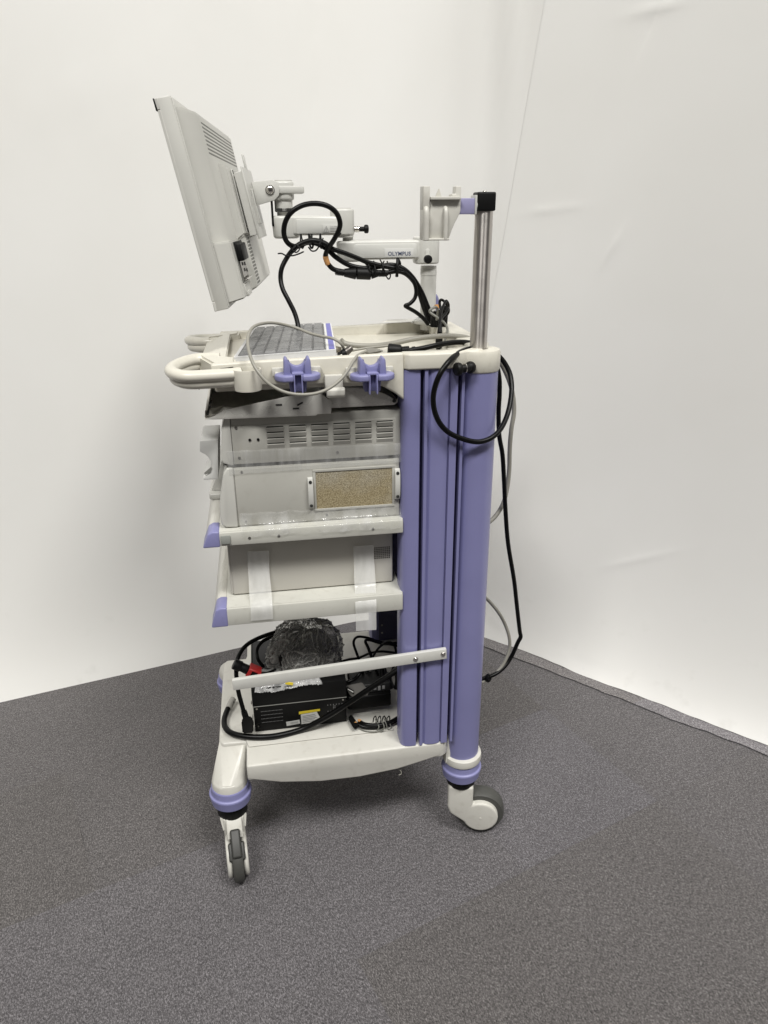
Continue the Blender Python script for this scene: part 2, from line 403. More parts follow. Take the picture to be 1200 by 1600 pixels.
def left_sheet(u, v):
    z = 3.1*v
    s0, s1, AL = -1.7, 1.175, .50
    s_end = -.153 + .088*z + .0168*z*z                                 # slanting free edge past the corner
    total = (s1 - s0) + AL + s_end
    s = u*total
    if s < (s1 - s0):
        p = LW[0] + LW[1]*(s0 + s); nrm = V((.2433, -.9699, 0))
        off = wave(s, z, 3, .012) + .004 + creases(s, z, ((2.2, 1.75, .4, .25, .003), (1.3, .9, 1.2, .4, .003)))
        off += .010*math.exp(-((s-1.0)/.25)**2)*noise.noise(V((z*.8, 1, 2))) - SW(z)
        return p + nrm*off + V((0, 0, z))
    s -= (s1 - s0)
    a0 = LW[0] + LW[1]*s1
    turn = math.acos(LW[1].dot(RW[1]))
    R = AL/turn
    k = min(s, AL)/AL
    d = Matrix.Rotation(-turn*k, 3, 'Z') @ LW[1]; nrm = V((d.y, -d.x, 0))
    c = a0 + V((LW[1].y, -LW[1].x, 0))*R
    p = c - nrm*R
    if s > AL: p = p + d*(s - AL)
    rip = .0055*sin((s-AL)*60 + z*.9)*min(1, max(0, (s-AL+.25))/.2)*(.5 + .5*noise.noise(V((s*5, z*.7, 8))))
    edge_lift = .012*max(0, (s - AL)/max(s_end, .01))**3
    p = p + nrm*(.004 + rip + edge_lift*.25 - SW(z))
    w = max(0, min(1, 1 - (total - u*total)/.16)); w = w*w*(3 - 2*w)     # its last hand's breadth lies on the right sheet
    q = p - RW[0]; h = q.dot(RN) - right_off(q.dot(RW[1]), z)
    return p + RN*((.0012 - h)*w + rip*2.2*w*(1 - w)) + V((0, 0, z))
bm = new(); grid(bm, left_sheet, 150, 60)
o = obj('backdrop_wall', bm, 'paper', org=(-.3, .95, 0)); o['kind'] = 'structure'; o['label'] = 'white backdrop sheet on the left, its free edge slanting at the corner'

def right_sheet(u, v):
    z = 3.1*v; s = -.33 + 2.6*u
    p = RW[0] + RW[1]*s
    off = right_off(s, z); lift = .004*noise.noise(V((s*6, 2, 4))) + .003*noise.noise(V((s*17, 2, 9)))
    return p + RN*off + V((0, 0, max(0.003, z + lift*(z < .05) + .006)))
bm = new(); grid(bm, right_sheet, 420, 300)
o = obj('backdrop_wall', bm, 'paper', org=(1.2, .3, 0)); o['kind'] = 'structure'; o['label'] = 'white backdrop sheet on the right with a few creases'

bm = new()
def strip(u, v):
    s = -.2 + 2.4*u
    w = .058 + .010*noise.noise(V((s*5, 0, 3))) + .006*noise.noise(V((s*19, 0, 7)))
    return RW[0] + RW[1]*s + RN*(-.02 + (w + .02)*v) + V((0, 0, .004))
grid(bm, strip, 160, 2)
o = obj('carpet_edge_strip', bm, 'carpetstrip', org=(1.2, .3, 0)); o['kind'] = 'structure'

# ================================================================== cart
cart = thing('medical_cart', 'white and purple wheeled medical cart with shelves, standing on the grey carpet', 'medical cart', (.13, .26, 0))

bm = new()
side = [(-.158, .306), (-.158, .272), (-.12, .262), (-.02, .246), (.07, .234), (.16, .233), (.25, .243), (.33, .262), (.40, .268), (.425, .275), (.425, .306)]
prism(bm, [(-.158, .10), (-.150, .085), (-.094, .085), (-.094, .0), (.357, .0), (.372, .012), (.395, .09), (.425, .10), (.425, .42), (.395, .43), (.372, .508), (.357, .52), (-.094, .52), (-.094, .435), (-.150, .435), (-.158, .42)], 'z', .262, .306, .006, 3)
prism(bm, [(-.0935, .3052), (-.0935, .268), (-.02, .247), (.07, .235), (.16, .234), (.25, .243), (.33, .262), (.3555, .269), (.3555, .3052)], 'y', -.0008, .5208, .0045, 3)
for sy, yc in ((1, .04), (-1, .48)):
    for fx, xc, xi in ((1, -.138, -.115), (-1, .417, .38)):
        if fx == 1:
            pts = []
            for k in range(28):
                a = 2*pi*k/28
                pts += [(xc + .0405*cos(a), yc + .0405*sin(a), .226), (xc + .0405*cos(a), yc + .0405*sin(a), .240), (xc + .037*cos(a), yc + .037*sin(a), .250)]
            for k in range(10):
                a = k/9
                pts.append((-.156 + a*.058, yc + sy*.062, .3055)); pts.append((-.156 + a*.058, yc + sy*.058, .235))
            pts += [(-.157, yc + sy*.055, .300), (-.096, yc + sy*.055, .300)]
            hull(bm, pts, bev=.002)
        else:
            lathe(bm, [(.010, .222), (.046, .222), (.0475, .230), (.046, .240), (.041, .243), (.010, .243)], (xc, yc, 0))
            hull(bm, [(xc - .045, yc + sy*dy, z) for dy in (-.02, .05) for z in (.225, .302)] + [(xc + .0, yc + sy*.045, .302), (xc, yc + sy*.045, .225), (xc - .03, yc - sy*.02, .235)])
# shallow recess line on the deck
base = obj('base_deck', bm, 'white', cart)
bm = new()
prism(bm, [(-.100, .105), (-.088, .060), (.252, .060), (.252, .46), (-.088, .46), (-.100, .415)], 'z', .3075, .3095, .001)
obj('deck_inset', bm, 'white', base)

def ring(x, y, dz=0):
    bm = new(); lathe(bm, [(.030, .181), (.0435, .181), (.0448, .1825), (.0487, .2055), (.0480, .2085), (.0448, .2105), (.0440, .2125), (.0428, .2255), (.0415, .228), (.030, .228)], (x, y, dz), 64)
    return obj('bumper_ring', bm, 'lilac', cart, sharp=16)
r0 = ring(-.138, .040, .002); r1 = ring(.417, .040, -.008)
dup(r0, cart, (0, .44, 0)); dup(r1, cart, (0, .44, 0))

def caster(x, y, ang, brake, dz=0):
    """twin-shell swivel caster; it trails along +x before turning by ang"""
    T = Matrix.Translation(V((x, y, 0))) @ Matrix.Rotation(ang, 4, 'Z')
    R, cx, cz = .0595, .051, .0595
    bm = new(); rs = .047 if brake else .0435
    prof = []
    for k in range(0, 29):                                   # round end about the axle
        a = radians(118 - 275*k/28); prof.append((cx + rs*cos(a), cz + rs*sin(a)))
    prof = [(-.030, .152), (.031, .152), (.031, .112)] + prof + [(-.024, .068), (-.031, .088)]
    if brake:
        for s in (-1, 1):
            prism(bm, prof, 'y', s*.0122, s*.0245, .0055, 4, T)
        prism(bm, [(-.030, .152), (.031, .152), (.060, .118), (.030, .106), (-.031, .085)], 'y', -.018, .018, .003, 2, T)
        hull(bm, [T @ V(p) for s in (-1, 1) for p in ((-.026, s*.030, .150), (.026, s*.030, .150), (-.02, s*.012, .156), (.02, s*.012, .156), (.03, s*.026, .12), (-.03, s*.028, .1))])
    else:
        prism(bm, prof, 'y', -.030, .022, .006, 4, T)
    h = obj('caster', bm, 'white', cart)
    bm = new()
    t = [(.040, -.012), (.0565, -.012), (R, -.008), (R+.0006, 0), (R, .008), (.0565, .012), (.040, .012)] if brake else [(.030, -.020), (.0555, -.0195), (R, -.013), (R+.0006, 0), (R, .013), (.0555, .0195), (.030, .020)]
    lathe(bm, t, (0, 0, 0), 56, T @ Matrix.Translation(V((cx, 0 if brake else .004, cz))) @ Matrix.Rotation(pi/2, 4, 'X'))
    if brake: bmesh.ops.scale(bm, vec=(1, 1, 1), verts=bm.verts)
    obj('tyre', bm, 'tyre', h)
    bm = new(); cyl(bm, (x, y, .148), (x, y, .185), .035, bev=.002)
    obj('swivel_collar', bm, 'black', h)
    if brake:
        bm = new()
        box(bm, (-.031, -.0115, -.004), (.031, .0115, .008), .005, 3, T @ Matrix.Translation(V((.075, 0, .118))) @ Matrix.Rotation(radians(42), 4, 'Y'))
        box(bm, (-.020, -.0185, -.010), (.020, .0185, -.001), .004, 3, T @ Matrix.Translation(V((.084, 0, .104))) @ Matrix.Rotation(radians(42), 4, 'Y'))
        obj('brake_pedal', bm, 'pedal', h)
    else:
        bm = new(); cyl(bm, T @ V((cx, -.031, cz-.002)), T @ V((cx, -.0285, cz-.002)), .0025, n=12)
        obj('axle_pin', bm, 'white', h)
    return h
caster(.417, .040, radians(-14), False)
caster(-.138, .040, radians(-85), True)
caster(-.138, .480, radians(-60), True)
caster(.417, .480, radians(20), False)

# purple grooved side columns and round corner posts
prof = [(.262, .062), (.259, .050), (.259, .018), (.2605, .010), (.264, .005), (.270, .0015), (.278, 0), (.293, 0), (.2945, .002), (.2945, .012), (.288, .014), (.288, .044), (.309, .044), (.309, .014), (.302, .012), (.302, -.002),
        (.308, -.002), (.309, .002), (.3125, .005), (.3155, .0012), (.322, -.001), (.332, -.0018), (.342, -.001), (.349, .0012), (.350, .005), (.352, .005), (.3525, -.002), (.3665, -.002), (.3665, .010), (.361, .012), (.361, .044), (.3805, .044), (.3805, .012), (.3745, .010), (.3745, -.001), (.380, -.001), (.3812, .006), (.3812, .050), (.41, .052), (.41, .062)]
for yy in (0, 1):
    pr = prof if not yy else [(x, .52 - y) for x, y in prof]
    bm = new(); prism(bm, pr, 'z', .3065, 1.178)
    obj('side_column', bm, 'purple', cart, sharp=30)
bm = new(); n_ = 48; pts = []
for k in range(n_):
    a = 2*pi*k/n_; r = .0405
    if 195 < math.degrees(a) < 250: r = .0405 + .0006
    pts.append((.4165 + r*cos(a), .043 + r*sin(a)))
prism(bm, pts, 'z', .2432, 1.168)
post = obj('corner_post', bm, 'purple', cart, sharp=50)
dup(post, cart, (0, .434, 0))
# inner face plate of the far column with its screw holes
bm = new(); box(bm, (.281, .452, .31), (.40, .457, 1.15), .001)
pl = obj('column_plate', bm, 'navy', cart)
for z in (.335, .36, .62, .65):
    bm = new(); cyl(bm, (.290, .4515, z), (.290, .4525, z), .003, n=12); obj('screw', bm, 'screw', pl)
bm = new(); box(bm, (.405, .09, .33), (.412, .43, 1.15), .001); obj('back_panel', bm, 'purple', cart)

# two shelves
def shelf(z0, z1, capz, y0, strip_):
    bm = new()
    box(bm, (-.104, y0, z0), (.262, .515, z1), .0024, 2)
    box(bm, (-.104, y0 + .004, z1 - .002), (.262, .51, z1 + .0015), .001)
    s = obj('shelf', bm, 'shelfm', cart)
    for sy in (0, 1):
        ya, yb = (y0 - .0015, y0 + .05) if not sy else (.465, .517)
        bm = new()
        prism(bm, [(-.136, z0 - .001), (-.102, z0 - .001), (-.102, z1 + .003), (-.115, z1 + .004), (-.124, z1 - .001)], 'y', ya, yb, .003, 3)
        obj('corner_cap', bm, 'lilac', s)
    bm = new(); prism(bm, [(-.134, z0), (-.104, z0), (-.104, z1), (-.116, z1 + .002), (-.123, z1 - .002)], 'y', y0 + .0505, .4645, .002); obj('front_edge', bm, 'white', s)
    bm = new(); box(bm, (-.1, y0 - .0035, z0 + .006), (-.082, y0 - .0005, z1 - .005), .0006)
    if strip_: obj('edge_insert', bm, mat('grey_insert', (.27, .28, .26), .5), s)
    else: bm.free()
    for x in ((-.045, .012, .20) if strip_ else (.02, .16)):
        if not strip_: continue
        bm = new(); cyl(bm, (x, y0 - .0012, (z0+z1)/2), (x, y0 + .001, (z0+z1)/2), .0028, n=12); obj('screw', bm, 'screw', s)
    return s
shelf(.848, .8765, 0, 0, True)
shelf(.669, .708, 0, 0, False)

# tabletop: tray with raised rims
bm = new()
box(bm, (-.085, .012, 1.150), (.262, .440, 1.180), .004)
prism(bm, [(-.088, 1.203), (-.02, 1.2055), (.262, 1.2105), (.2625, 1.122), (.245, 1.136), (.222, 1.150), (.20, 1.157), (-.03, 1.162), (-.088, 1.166)], 'y', 0, .016, .004, 3)
prism(bm, [(-.088, 1.196), (.30, 1.203), (.30, 1.157), (-.088, 1.162)], 'y', .436, .450, .004, 3)
# rear head over the columns
def rounded(x0, y0, x1, y1, r): return rrect(x0, y0, x1, y1, r, 5)
ho = [(.2605, .03), (.262, .004), (.270, -.004), (.283, -.006), (.36, -.006), (.385, .012), (.41, .012), (.44, .05), (.455, .10), (.455, .40), (.44, .435), (.41, .450), (.395, .450), (.395, .434), (.402, .42), (.402, .07), (.39, .045), (.36, .032), (.30, .030)]
prism(bm, ho, 'z', 1.179, 1.209, .004, 3)
box(bm, (.20, .066, 1.150), (.43, .449, 1.1795), .003); box(bm, (.255, .012, 1.1784), (.41, .08, 1.1794), 0)
prism(bm, [(.2605, 1.2025), (.400, 1.2065), (.400, 1.157), (.2605, 1.157)], 'y', .4365, .4498, .003, 3)
# front apron sloping down to the handles
hull(bm, [(-.082, .04, 1.203), (-.082, .42, 1.197), (-.118, .085, 1.186), (-.118, .375, 1.184), (-.082, .02, 1.165), (-.082, .43, 1.165), (-.112, .085, 1.165), (-.112, .375, 1.165), (-.06, .02, 1.203), (-.06, .43, 1.197)], bev=.004)
table = obj('tabletop', bm, 'cream', cart)
bm = new(); prism(bm, [(-.074, .12), (-.06, .06), (.0, .06), (.0, .40), (-.06, .40), (-.074, .34)], 'z', 1.1802, 1.1842, .0015); obj('tabletop_pad', bm, 'tan', table)
# D-shaped handles on the front corners
def handle(yb, yc, z, zz):
    bm = new()
    pts = [(-.034, yb + (.004 if yb < 0 else -.004), z), (-.055, yb, z), (-.090, yb, z - .001), (-.128, yb, z - .001), (-.150, yb + (yc-yb)*.16, z + .001), (-.157, yb + (yc-yb)*.42, z + .003), (-.146, yb + (yc-yb)*.72, z + .006), (-.118, yc, z + .008), (-.075, yc, z + .008)]
    tube(bm, pts, .0125, 16, 8, flat=.85)
    p2 = [(p[0] + .004, p[1] + (yc-yb)*.04, p[2] - .013) for p in pts]
    tube(bm, p2, .0105, 14, 8)
    return obj('handle', bm, 'cream', cart)
handle(-.028, .085, 1.190, 0)
handle(.478, .365, 1.177, 0)
bm = new(); hull(bm, [(-.112, .078, 1.175), (-.112, .10, 1.175), (-.112, .078, 1.206), (-.112, .10, 1.206), (-.04, .0, 1.165), (-.04, .05, 1.165), (-.045, .0, 1.202), (-.045, .05, 1.206), (-.075, .0, 1.165), (-.075, .0, 1.199)], bev=.004)
obj('handle_mount', bm, 'cream', table); bm = new()
hull(bm, [(-.112, .372, 1.17), (-.112, .35, 1.17), (-.112, .372, 1.198), (-.112, .35, 1.198), (-.04, .45, 1.165), (-.04, .40, 1.165), (-.045, .45, 1.197), (-.045, .40, 1.197), (-.085, .45, 1.165), (-.085, .45, 1.192)], bev=.004)
obj('handle_mount', bm, 'cream', table)

bm = new()
c = (-.0245, -.026, 0); lathe(bm, [(.0215, 1.163), (.0235, 1.161), (.0245, 1.170), (.0255, 1.195), (.0248, 1.198), (.0222, 1.198), (.021, 1.194)], c, 40)
box(bm, (-.036, -.004, 1.166), (-.006, .002, 1.192), .002)
cyl(bm, (c[0], c[1], 1.1625), (c[0], c[1], 1.166), .0215)
obj('cup_holder', bm, 'cream', cart)

# purple hooks for tubes along the near rim
def hook(x, z):
    bm = new()
    # flared wings, upright prongs with a round saddle, ribbed stem
    for s in (-1, 1):
        w = []
        for k in range(15):
            a = pi*k/14; w.append((x + s*(.0235 + .0170*sin(a)), -.040 + .023*cos(a) - .003*sin(2*a)))
        prism(bm, [(x + s*.008, -.018), *w, (x + s*.008, -.062)], 'z', z - .0105, z + .0008, .003, 3)
        prism(bm, [(x + s*.0125, z - .002), (x + s*.0245, z - .002), (x + s*.0232, z + .024), (x + s*.0212, z + .0285), (x + s*.0180, z + .0280), (x + s*.0130, z + .018)], 'y', -.050, -.020, .0015, 2)
        prism(bm, [(x + s*.008, z - .008), (x + s*.0165, z - .008), (x + s*.0142, z - .032), (x + s*.008, z - .032)], 'y', -.044, -.022, .0015, 2)
        box(bm, (x + s*.0068 - .0012, -.058, z - .034), (x + s*.0068 + .0012, -.020, z - .0), .0006)
    sad = [(x - .0140, z - .004)]
    for k in range(17):
        a = pi + pi*k/16; sad.append((x + .0138*cos(a), z + .0245 + .0125*sin(a)))
    sad.append((x + .0140, z - .004))
    prism(bm, sad, 'y', -.036, -.020, .001)
    box(bm, (x - .0105, -.052, z - .001), (x + .0105, -.030, z + .0035), .0015)
    box(bm, (x - .006, -.040, z - .032), (x + .006, -.022, z - .004), .001)
    o = obj('tube_hook', bm, 'lilac', cart, sharp=32)
    bm = new(); box(bm, (x - .039, -.019, z - .012), (x + .039, -.001, z - .001), .002); box(bm, (x - .044, -.012, z - .009), (x + .044, -.002, z + .006), .002)
    obj('hook_bracket', bm, 'white', o)
hook(.063, 1.1885); hook(.196, 1.1835)
bm = new()
box(bm, (.113, -.016, 1.146), (.146, -.001, 1.178), .002)
prism(bm, [(-.018, 1.137), (-.022, 1.142), (-.022, 1.152), (-.016, 1.156), (-.006, 1.154), (-.006, 1.137)], 'x', .115, .149, .002)
obj('table_clip', bm, 'white', cart)

# sheet-steel drawer tray slung under the table
tray = None
bm = new()
prism(bm, [(-.107, 1.103), (-.093, 1.1015), (.096, 1.0995), (.098, 1.102), (.124, 1.102), (.126, 1.125), (.105, 1.141), (.052, 1.1395), (-.070, 1.1185), (-.090, 1.108)], 'y', .0045, .007, .0006)
tray = obj('drawer_tray', bm, 'steel_sheet', cart)
bm = new()
hull(bm, [(-.107, .0075, 1.103), (-.106, .0075, 1.118), (-.075, .10, 1.104), (-.108, .10, 1.104)]); hull(bm, [(-.107, .0075, 1.102), (-.107, .47, 1.102), (.12, .0075, 1.102), (.12, .47, 1.102), (-.107, .0075, 1.1035), (.12, .47, 1.1035)])
prism(bm, [(-.109, 1.103), (-.105, 1.103), (-.092, 1.158), (-.096, 1.159)], 'y', .02, .47, .001)
prism(bm, [(-.108, 1.104), (.12, 1.104), (.12, 1.14), (.06, 1.148), (-.09, 1.156)], 'y', .466, .47, .001)
obj('tray_panel', bm, 'shade_sheet', tray)
bm = new(); prism(bm, [(-.112, 1.1555), (-.091, 1.160), (-.091, 1.164), (-.113, 1.1615), (-.1155, 1.152), (-.113, 1.152)], 'y', .03, .42, .0008); obj('drawer_lip', bm, mat('slate_lip', (.15, .15, .17), .45), tray)
bm = new(); prism(bm, [(-.104, 1.110), (-.100, 1.110), (-.094, 1.128), (-.0985, 1.126)], 'y', .006, .05); obj('tray_edge', bm, 'hole', tray)
for (x, z, an) in ((.028, 1.1235, 0), (.067, 1.1235, -.45), (.059, 1.115, 0)):
    bm = new(); box(bm, (-.0058, -.0008, -.0015), (.0058, .0008, .0015), .0006, 2, Matrix.Translation(V((x, .0042, z))) @ Matrix.Rotation(an, 4, 'Y')); obj('slot', bm, 'hole', tray)
bm = new()
arcp = [(.122, 1.108), (.248, 1.1085), (.2545, 1.114), (.2545, 1.1225)]
for k in range(9):
    a = radians(20 + 70*k/8); arcp.append((.155 + .103*cos(a), 1.098 + .0475*sin(a)))
arcp += [(.122, 1.147)]
prism(bm, arcp, 'y', .022, .0245, .0006)
gp = obj('tray_arm', bm, 'steel_sheet', tray)
bm = new(); cyl(bm, (.2475, .0205, 1.1165), (.2475, .023, 1.1165), .0036, n=16); obj('screw', bm, 'hole', gp)
bm = new(); box(bm, (.13, .05, 1.106), (.262, .46, 1.1075)); obj('tray_rail', bm, 'shade_sheet', tray)

# flat bar screwed across the columns
bm = new(); T = Matrix.Translation(V((.126, -.010, .5455))) @ Matrix.Rotation(radians(-3.05), 4, 'Y')
box(bm, (-.231, -.005, -.0125), (.231, .005, .0125), .0012, 2, T)
rail = obj('guard_bar', bm, 'paint', cart)
for x, z in ((.2875, .5525), (.3488, .5583)):
    bm = new(); cyl(bm, (x, -.0155, z), (x, -.015, z), .0058, n=20); ball(bm, (x, -.0155, z), .0052, 0, (1, .55, 1)); 
    box(bm, (x - .0006, -.0190, z - .0028), (x + .0006, -.0175, z + .0028)); obj('screw', bm, 'chrome', rail)

# collar and clamp knob round the hanger pole
bm = new(); 
lathe(bm, [(.0185, 1.166), (.041, 1.166), (.0432, 1.169), (.0435, 1.200), (.041, 1.206), (.0185, 1.207)], (.4165, .043, 0), 48)
box(bm, (.36, .02, 1.180), (.40, .07, 1.2055), .003)
col = obj('pole_collar', bm, 'cream', cart)
bm = new()
cyl(bm, (.3875, -.008, 1.180), (.366, -.014, 1.180), .0075, bev=.001); cyl(bm, (.367, -.014, 1.180), (.356, -.017, 1.180), .0125, n=10, bev=.003); ball(bm, (.388, -.004, 1.180), .0115)
k_ = obj('clamp_knob', bm, 'black', col)
bm = new(); cyl(bm, (.3765, -.011, 1.180), (.3745, -.0116, 1.180), .0092); obj('washer', bm, 'chrome', k_)
# lilac hook at the far back corner
bm = new(); tube(bm, [(.424, .468, 1.19), (.432, .470, 1.23), (.430, .470, 1.255), (.420, .468, 1.262)], .010, 12); obj('rear_hook', bm, 'lilac', cart)

# ================================================================== pole and scope hanger
hg = thing('scope_hanger', 'steel pole with a black square cap and white scope cradle, clamped to the cart corner', 'scope hanger', (.4165, .043, 1.205))
bm = new(); cyl(bm, (.4165, .043, 1.19), (.4165, .043, 1.458), .0165, n=40); obj('pole', bm, 'pole', hg)
bm = new(); box(bm, (.399, .024, 1.4515), (.4325, .060, 1.483), .003, 3); cp = obj('pole_cap', bm, 'black', hg)
bm = new(); ball(bm, (.416, .043, 1.4835), .004, 0, (1, 1, .6)); obj('screw', bm, 'chrome', cp)
bm = new(); box(bm, (.3945, .026, 1.446), (.3985, .056, 1.478), .001); cyl(bm, (.3995, .035, 1.461), (.397, .035, 1.461), .009); obj('flange', bm, 'paint', hg)
bm = new(); box(bm, (.366, .028, 1.4465), (.396, .056, 1.473), .002); obj('hanger_arm', bm, mat('dusty_lilac', (.27, .26, .42), .45), hg)
bm = new()
box(bm, (.2995, .022, 1.4535), (.3115, .0495, 1.4925), .0015); 
prism(bm, [(.2995, 1.404), (.3475, 1.404), (.3525, 1.418), (.3585, 1.432), (.3665, 1.4465), (.3685, 1.452), (.3685, 1.4925), (.3585, 1.4925), (.3585, 1.480), (.352, 1.480), (.352, 1.4755), (.3125, 1.4755), (.3125, 1.455), (.2995, 1.455)], 'y', .026, .05, .0018, 2)
box(bm, (.312, .018, 1.4705), (.3668, .028, 1.4755), .001)
for x0 in (.305, .3405):
    tube(bm, [(x0, .030, 1.4585), (x0, .0235, 1.4545), (x0, .0205, 1.445), (x0, .0205, 1.425), (x0, .021, 1.405)], .0042 if x0 > .33 else .0055, 12, 5)
box(bm, (.2995, .018, 1.4035), (.3475, .028, 1.4075), .0015)
hull(bm, [(.326, .044, 1.475), (.338, .044, 1.475), (.331, .044, 1.488), (.333, .044, 1.489), (.326, .047, 1.475), (.338, .047, 1.475), (.332, .047, 1.489)])
obj('scope_cradle', bm, 'white', hg)

# ================================================================== monitor
mt = radians(11.06); MO = V((-.079, .13, 1.278))
Md = V((.1, .995, 0)).normalized(); Mv = V((0, 0, 1))*cos(mt) - V((Md.y, -Md.x, 0))*sin(mt); Mn = Md.cross(Mv)
MM = Matrix(((Md.x, Mv.x, Mn.x, MO.x), (Md.y, Mv.y, Mn.y, MO.y), (Md.z, Mv.z, Mn.z, MO.z), (0, 0, 0, 1)))
W, Hh = .585, .362
mon = thing('monitor', 'large white flat monitor seen from behind, tilted down on the swivel arm', 'monitor', MO + Md*W/2)
bm = new(); box(bm, (0, 0, .004), (W, Hh, .028), .0022, 2, MM)
box(bm, (0, 0, 0), (W, .018, .006), .001, 1, MM); box(bm, (0, Hh - .018, 0), (W, Hh, .006), .001, 1, MM); box(bm, (0, .0185, 0), (.018, Hh - .0185, .006), .001, 1, MM); box(bm, (W - .018, .0185, 0), (W, Hh - .0185, .006), .001, 1, MM)
box(bm, (.001, .004, .0275), (.0045, Hh - .004, .0302), .0006, 1, MM); box(bm, (.0105, .006, .0275), (.0135, Hh - .006, .0296), .0006, 1, MM)
shell = obj('housing', bm, 'bezel', mon)
bm = new(); box(bm, (.0185, .0185, .001), (W - .0185, Hh - .0185, .0035), 0, 1, MM); obj('screen', bm, 'black', mon)
bm = new(); box(bm, (.0, Hh - .019, -.0025), (W, Hh + .0005, -.0003), .0005, 1, MM); obj('front_edge', bm, 'black', mon)
def frustum(bm, lo, hi, z0, z1, ix, iy, bev):
    pts = [MM @ V(p) for p in ((lo[0], lo[1], z0), (hi[0], lo[1], z0), (hi[0], hi[1], z0), (lo[0], hi[1], z0), (lo[0]+ix, lo[1]+iy, z1), (hi[0]-ix, lo[1]+iy, z1), (hi[0]-ix, hi[1]-iy, z1), (lo[0]+ix, hi[1]-iy, z1))]
    hull(bm, pts, 0, bev)
bm = new(); frustum(bm, (.016, .012), (W - .016, Hh - .012), .026, .058, .043, .014, .004)
frustum(bm, (.007, .008), (W - .007, .1185), .026, .0605, .006, .003, .0025)
frustum(bm, (.155, .108), (.435, .262), .05, .074, .012, .012, .004)
back = obj('rear_cover', bm, 'bezel', mon)
bm = new()
for k in range(8):
    z = .321 - k*.0072
    box(bm, (.072, z - .0019, .0572), (W - .075, z + .0019, .0584), .0006, 1, MM)
obj('top_vent', bm, 'slotgrey', back)
bm = new(); frustum(bm, (.165, .010), (W - .06, .122), .055, .073, .006, .006, .003); cov = obj('connector_cover', bm, 'bezel', mon)
bm = new()
for k in range(14):
    z = .112 - k*.0068
    box(bm, (.178, z - .0023, .0725), (.235, z + .0023, .0735), .0005, 1, MM)
obj('side_vent', bm, 'slotgrey', cov)
bm = new(); box(bm, (.045, .036, .0590), (.158, .113, .0615), .001, 1, MM); pan = obj('connector_panel', bm, 'slotgrey', mon)
bm = new(); box(bm, (.048, .080, .060), (.152, .1125, .066), .002, 2, MM); box(bm, (.052, .076, .060), (.135, .108, .074), .003, 2, MM); obj('connector', bm, 'black', pan)
bm = new(); box(bm, (.06, .045, .061), (.145, .079, .0635), .001, 1, MM); 
cn = obj('socket_plate', bm, 'screw', pan)
bm = new()
for a, b_ in ((.08, .07), (.115, .068), (.09, .058), (.125, .055)): box(bm, (a, b_ - .003, .0634), (a + .016, b_ + .003, .0645), .001, 1, MM)
obj('socket', bm, 'hole', cn)
bm = new(); box(bm, (.06, .040, .061), (.15, .0435, .070), .001, 1, MM); obj('cable_clamp', bm, 'chrome', pan)
bm = new(); box(bm, (.05, .012, .0595), (.13, .034, .062), .001, 1, MM); box(bm, (.06, .010, .0595), (.12, .020, .064), .001, 1, MM); obj('lower_tab', bm, 'bezel', mon)
for a, b_ in ((.012, .345), (.012, .190), (.012, .030)):
    bm = new(); box(bm, (a - .0025, b_ - .005, .0278), (a + .0025, b_ + .005, .0286), .001, 1, MM); obj('screw_slot', bm, 'slotgrey', shell)
bm = new(); box(bm, (.20, .122, .0742), (.385, .246, .0775), .001, 1, MM)
mp_ = obj('mount_plate', bm, 'paint', mon)
for a in (.215, .37):
    for b_ in (.137, .232):
        bm = new(); cyl(bm, (a, b_, .0776), (a, b_, .0880), .0045, n=16, mtx=MM, bev=.001); obj('screw', bm, 'chrome', mp_)
for a, b_ in ((.206, .240), (.206, .128), (.216, .128)):
    bm = new(); box(bm, (a - .002, b_ - .004, .0774), (a + .002, b_ + .004, .0779), .001, 1, MM); obj('plate_hole', bm, 'hole', mp_)

# ================================================================== swivel arm
AY0, AY1 = .388, .448
AM = (AY0 + AY1)/2
arm = thing('swivel_stand', 'white two-link swivel arm rising from the back of the cart top and holding the monitor', 'monitor arm', (.405, AM, 1.19))
def Pa(px, py): p = P(px, py, AY0); return (p[0], p[2])
bm = new(); cyl(bm, (.402, AM, 1.19), (.402, AM, 1.335), .0185, n=36); 
lathe(bm, [(.0, 1.205), (.034, 1.205), (.034, 1.211), (.022, 1.216), (.0, 1.216)], (.402, AM, 0), 40); cyl(bm, (.402, AM, 1.315), (.402, AM, 1.328), .0192, n=36)
obj('arm_post', bm, 'paint', arm)
bm = new()
# lower link: pivot head, box beam, post head
def head(bm, x0, x1, z0, z1, y0=AY0, y1=AY1, bev=.006, taper=.0):
    pts = rounded(x0, y0, x1, y1, min(.024, (x1-x0)*.42)); 
    t = new(); prism(t, pts, 'z', z0, z1, bev, 3)
    if taper:
        xm, ym = (x0+x1)/2, (y0+y1)/2
        for v in t.verts:
            if v.co.z < (z0+z1)/2: v.co.x = xm + (v.co.x - xm)*(1-taper); v.co.y = ym + (v.co.y - ym)*(1-taper)
    _merge(bm, t)
head(bm, .188, .246, 1.3475, 1.3915, AY0 + .002, AY1 - .002, .005, .05)
head(bm, .366, .424, 1.340, 1.3995, AY0 - .002, AY1 + .002, .005)
prism(bm, [(.21, 1.3515), (.378, 1.3515), (.378, 1.3925), (.36, 1.3930), (.22, 1.3930), (.21, 1.391)], 'y', AY0 + .004, AY1 - .004, .006, 3)
lw = obj('lower_link', bm, 'paint', arm)
bm = new(); prism(bm, [(.218, 1.3555), (.368, 1.3555), (.368, 1.3835), (.364, 1.3855), (.222, 1.3855), (.218, 1.383)], 'y', AY0 + .0025, AY0 + .0055, .0012, 2); obj('side_panel', bm, mat('light_grey_panel', (.56, .56, .53), .4), lw)
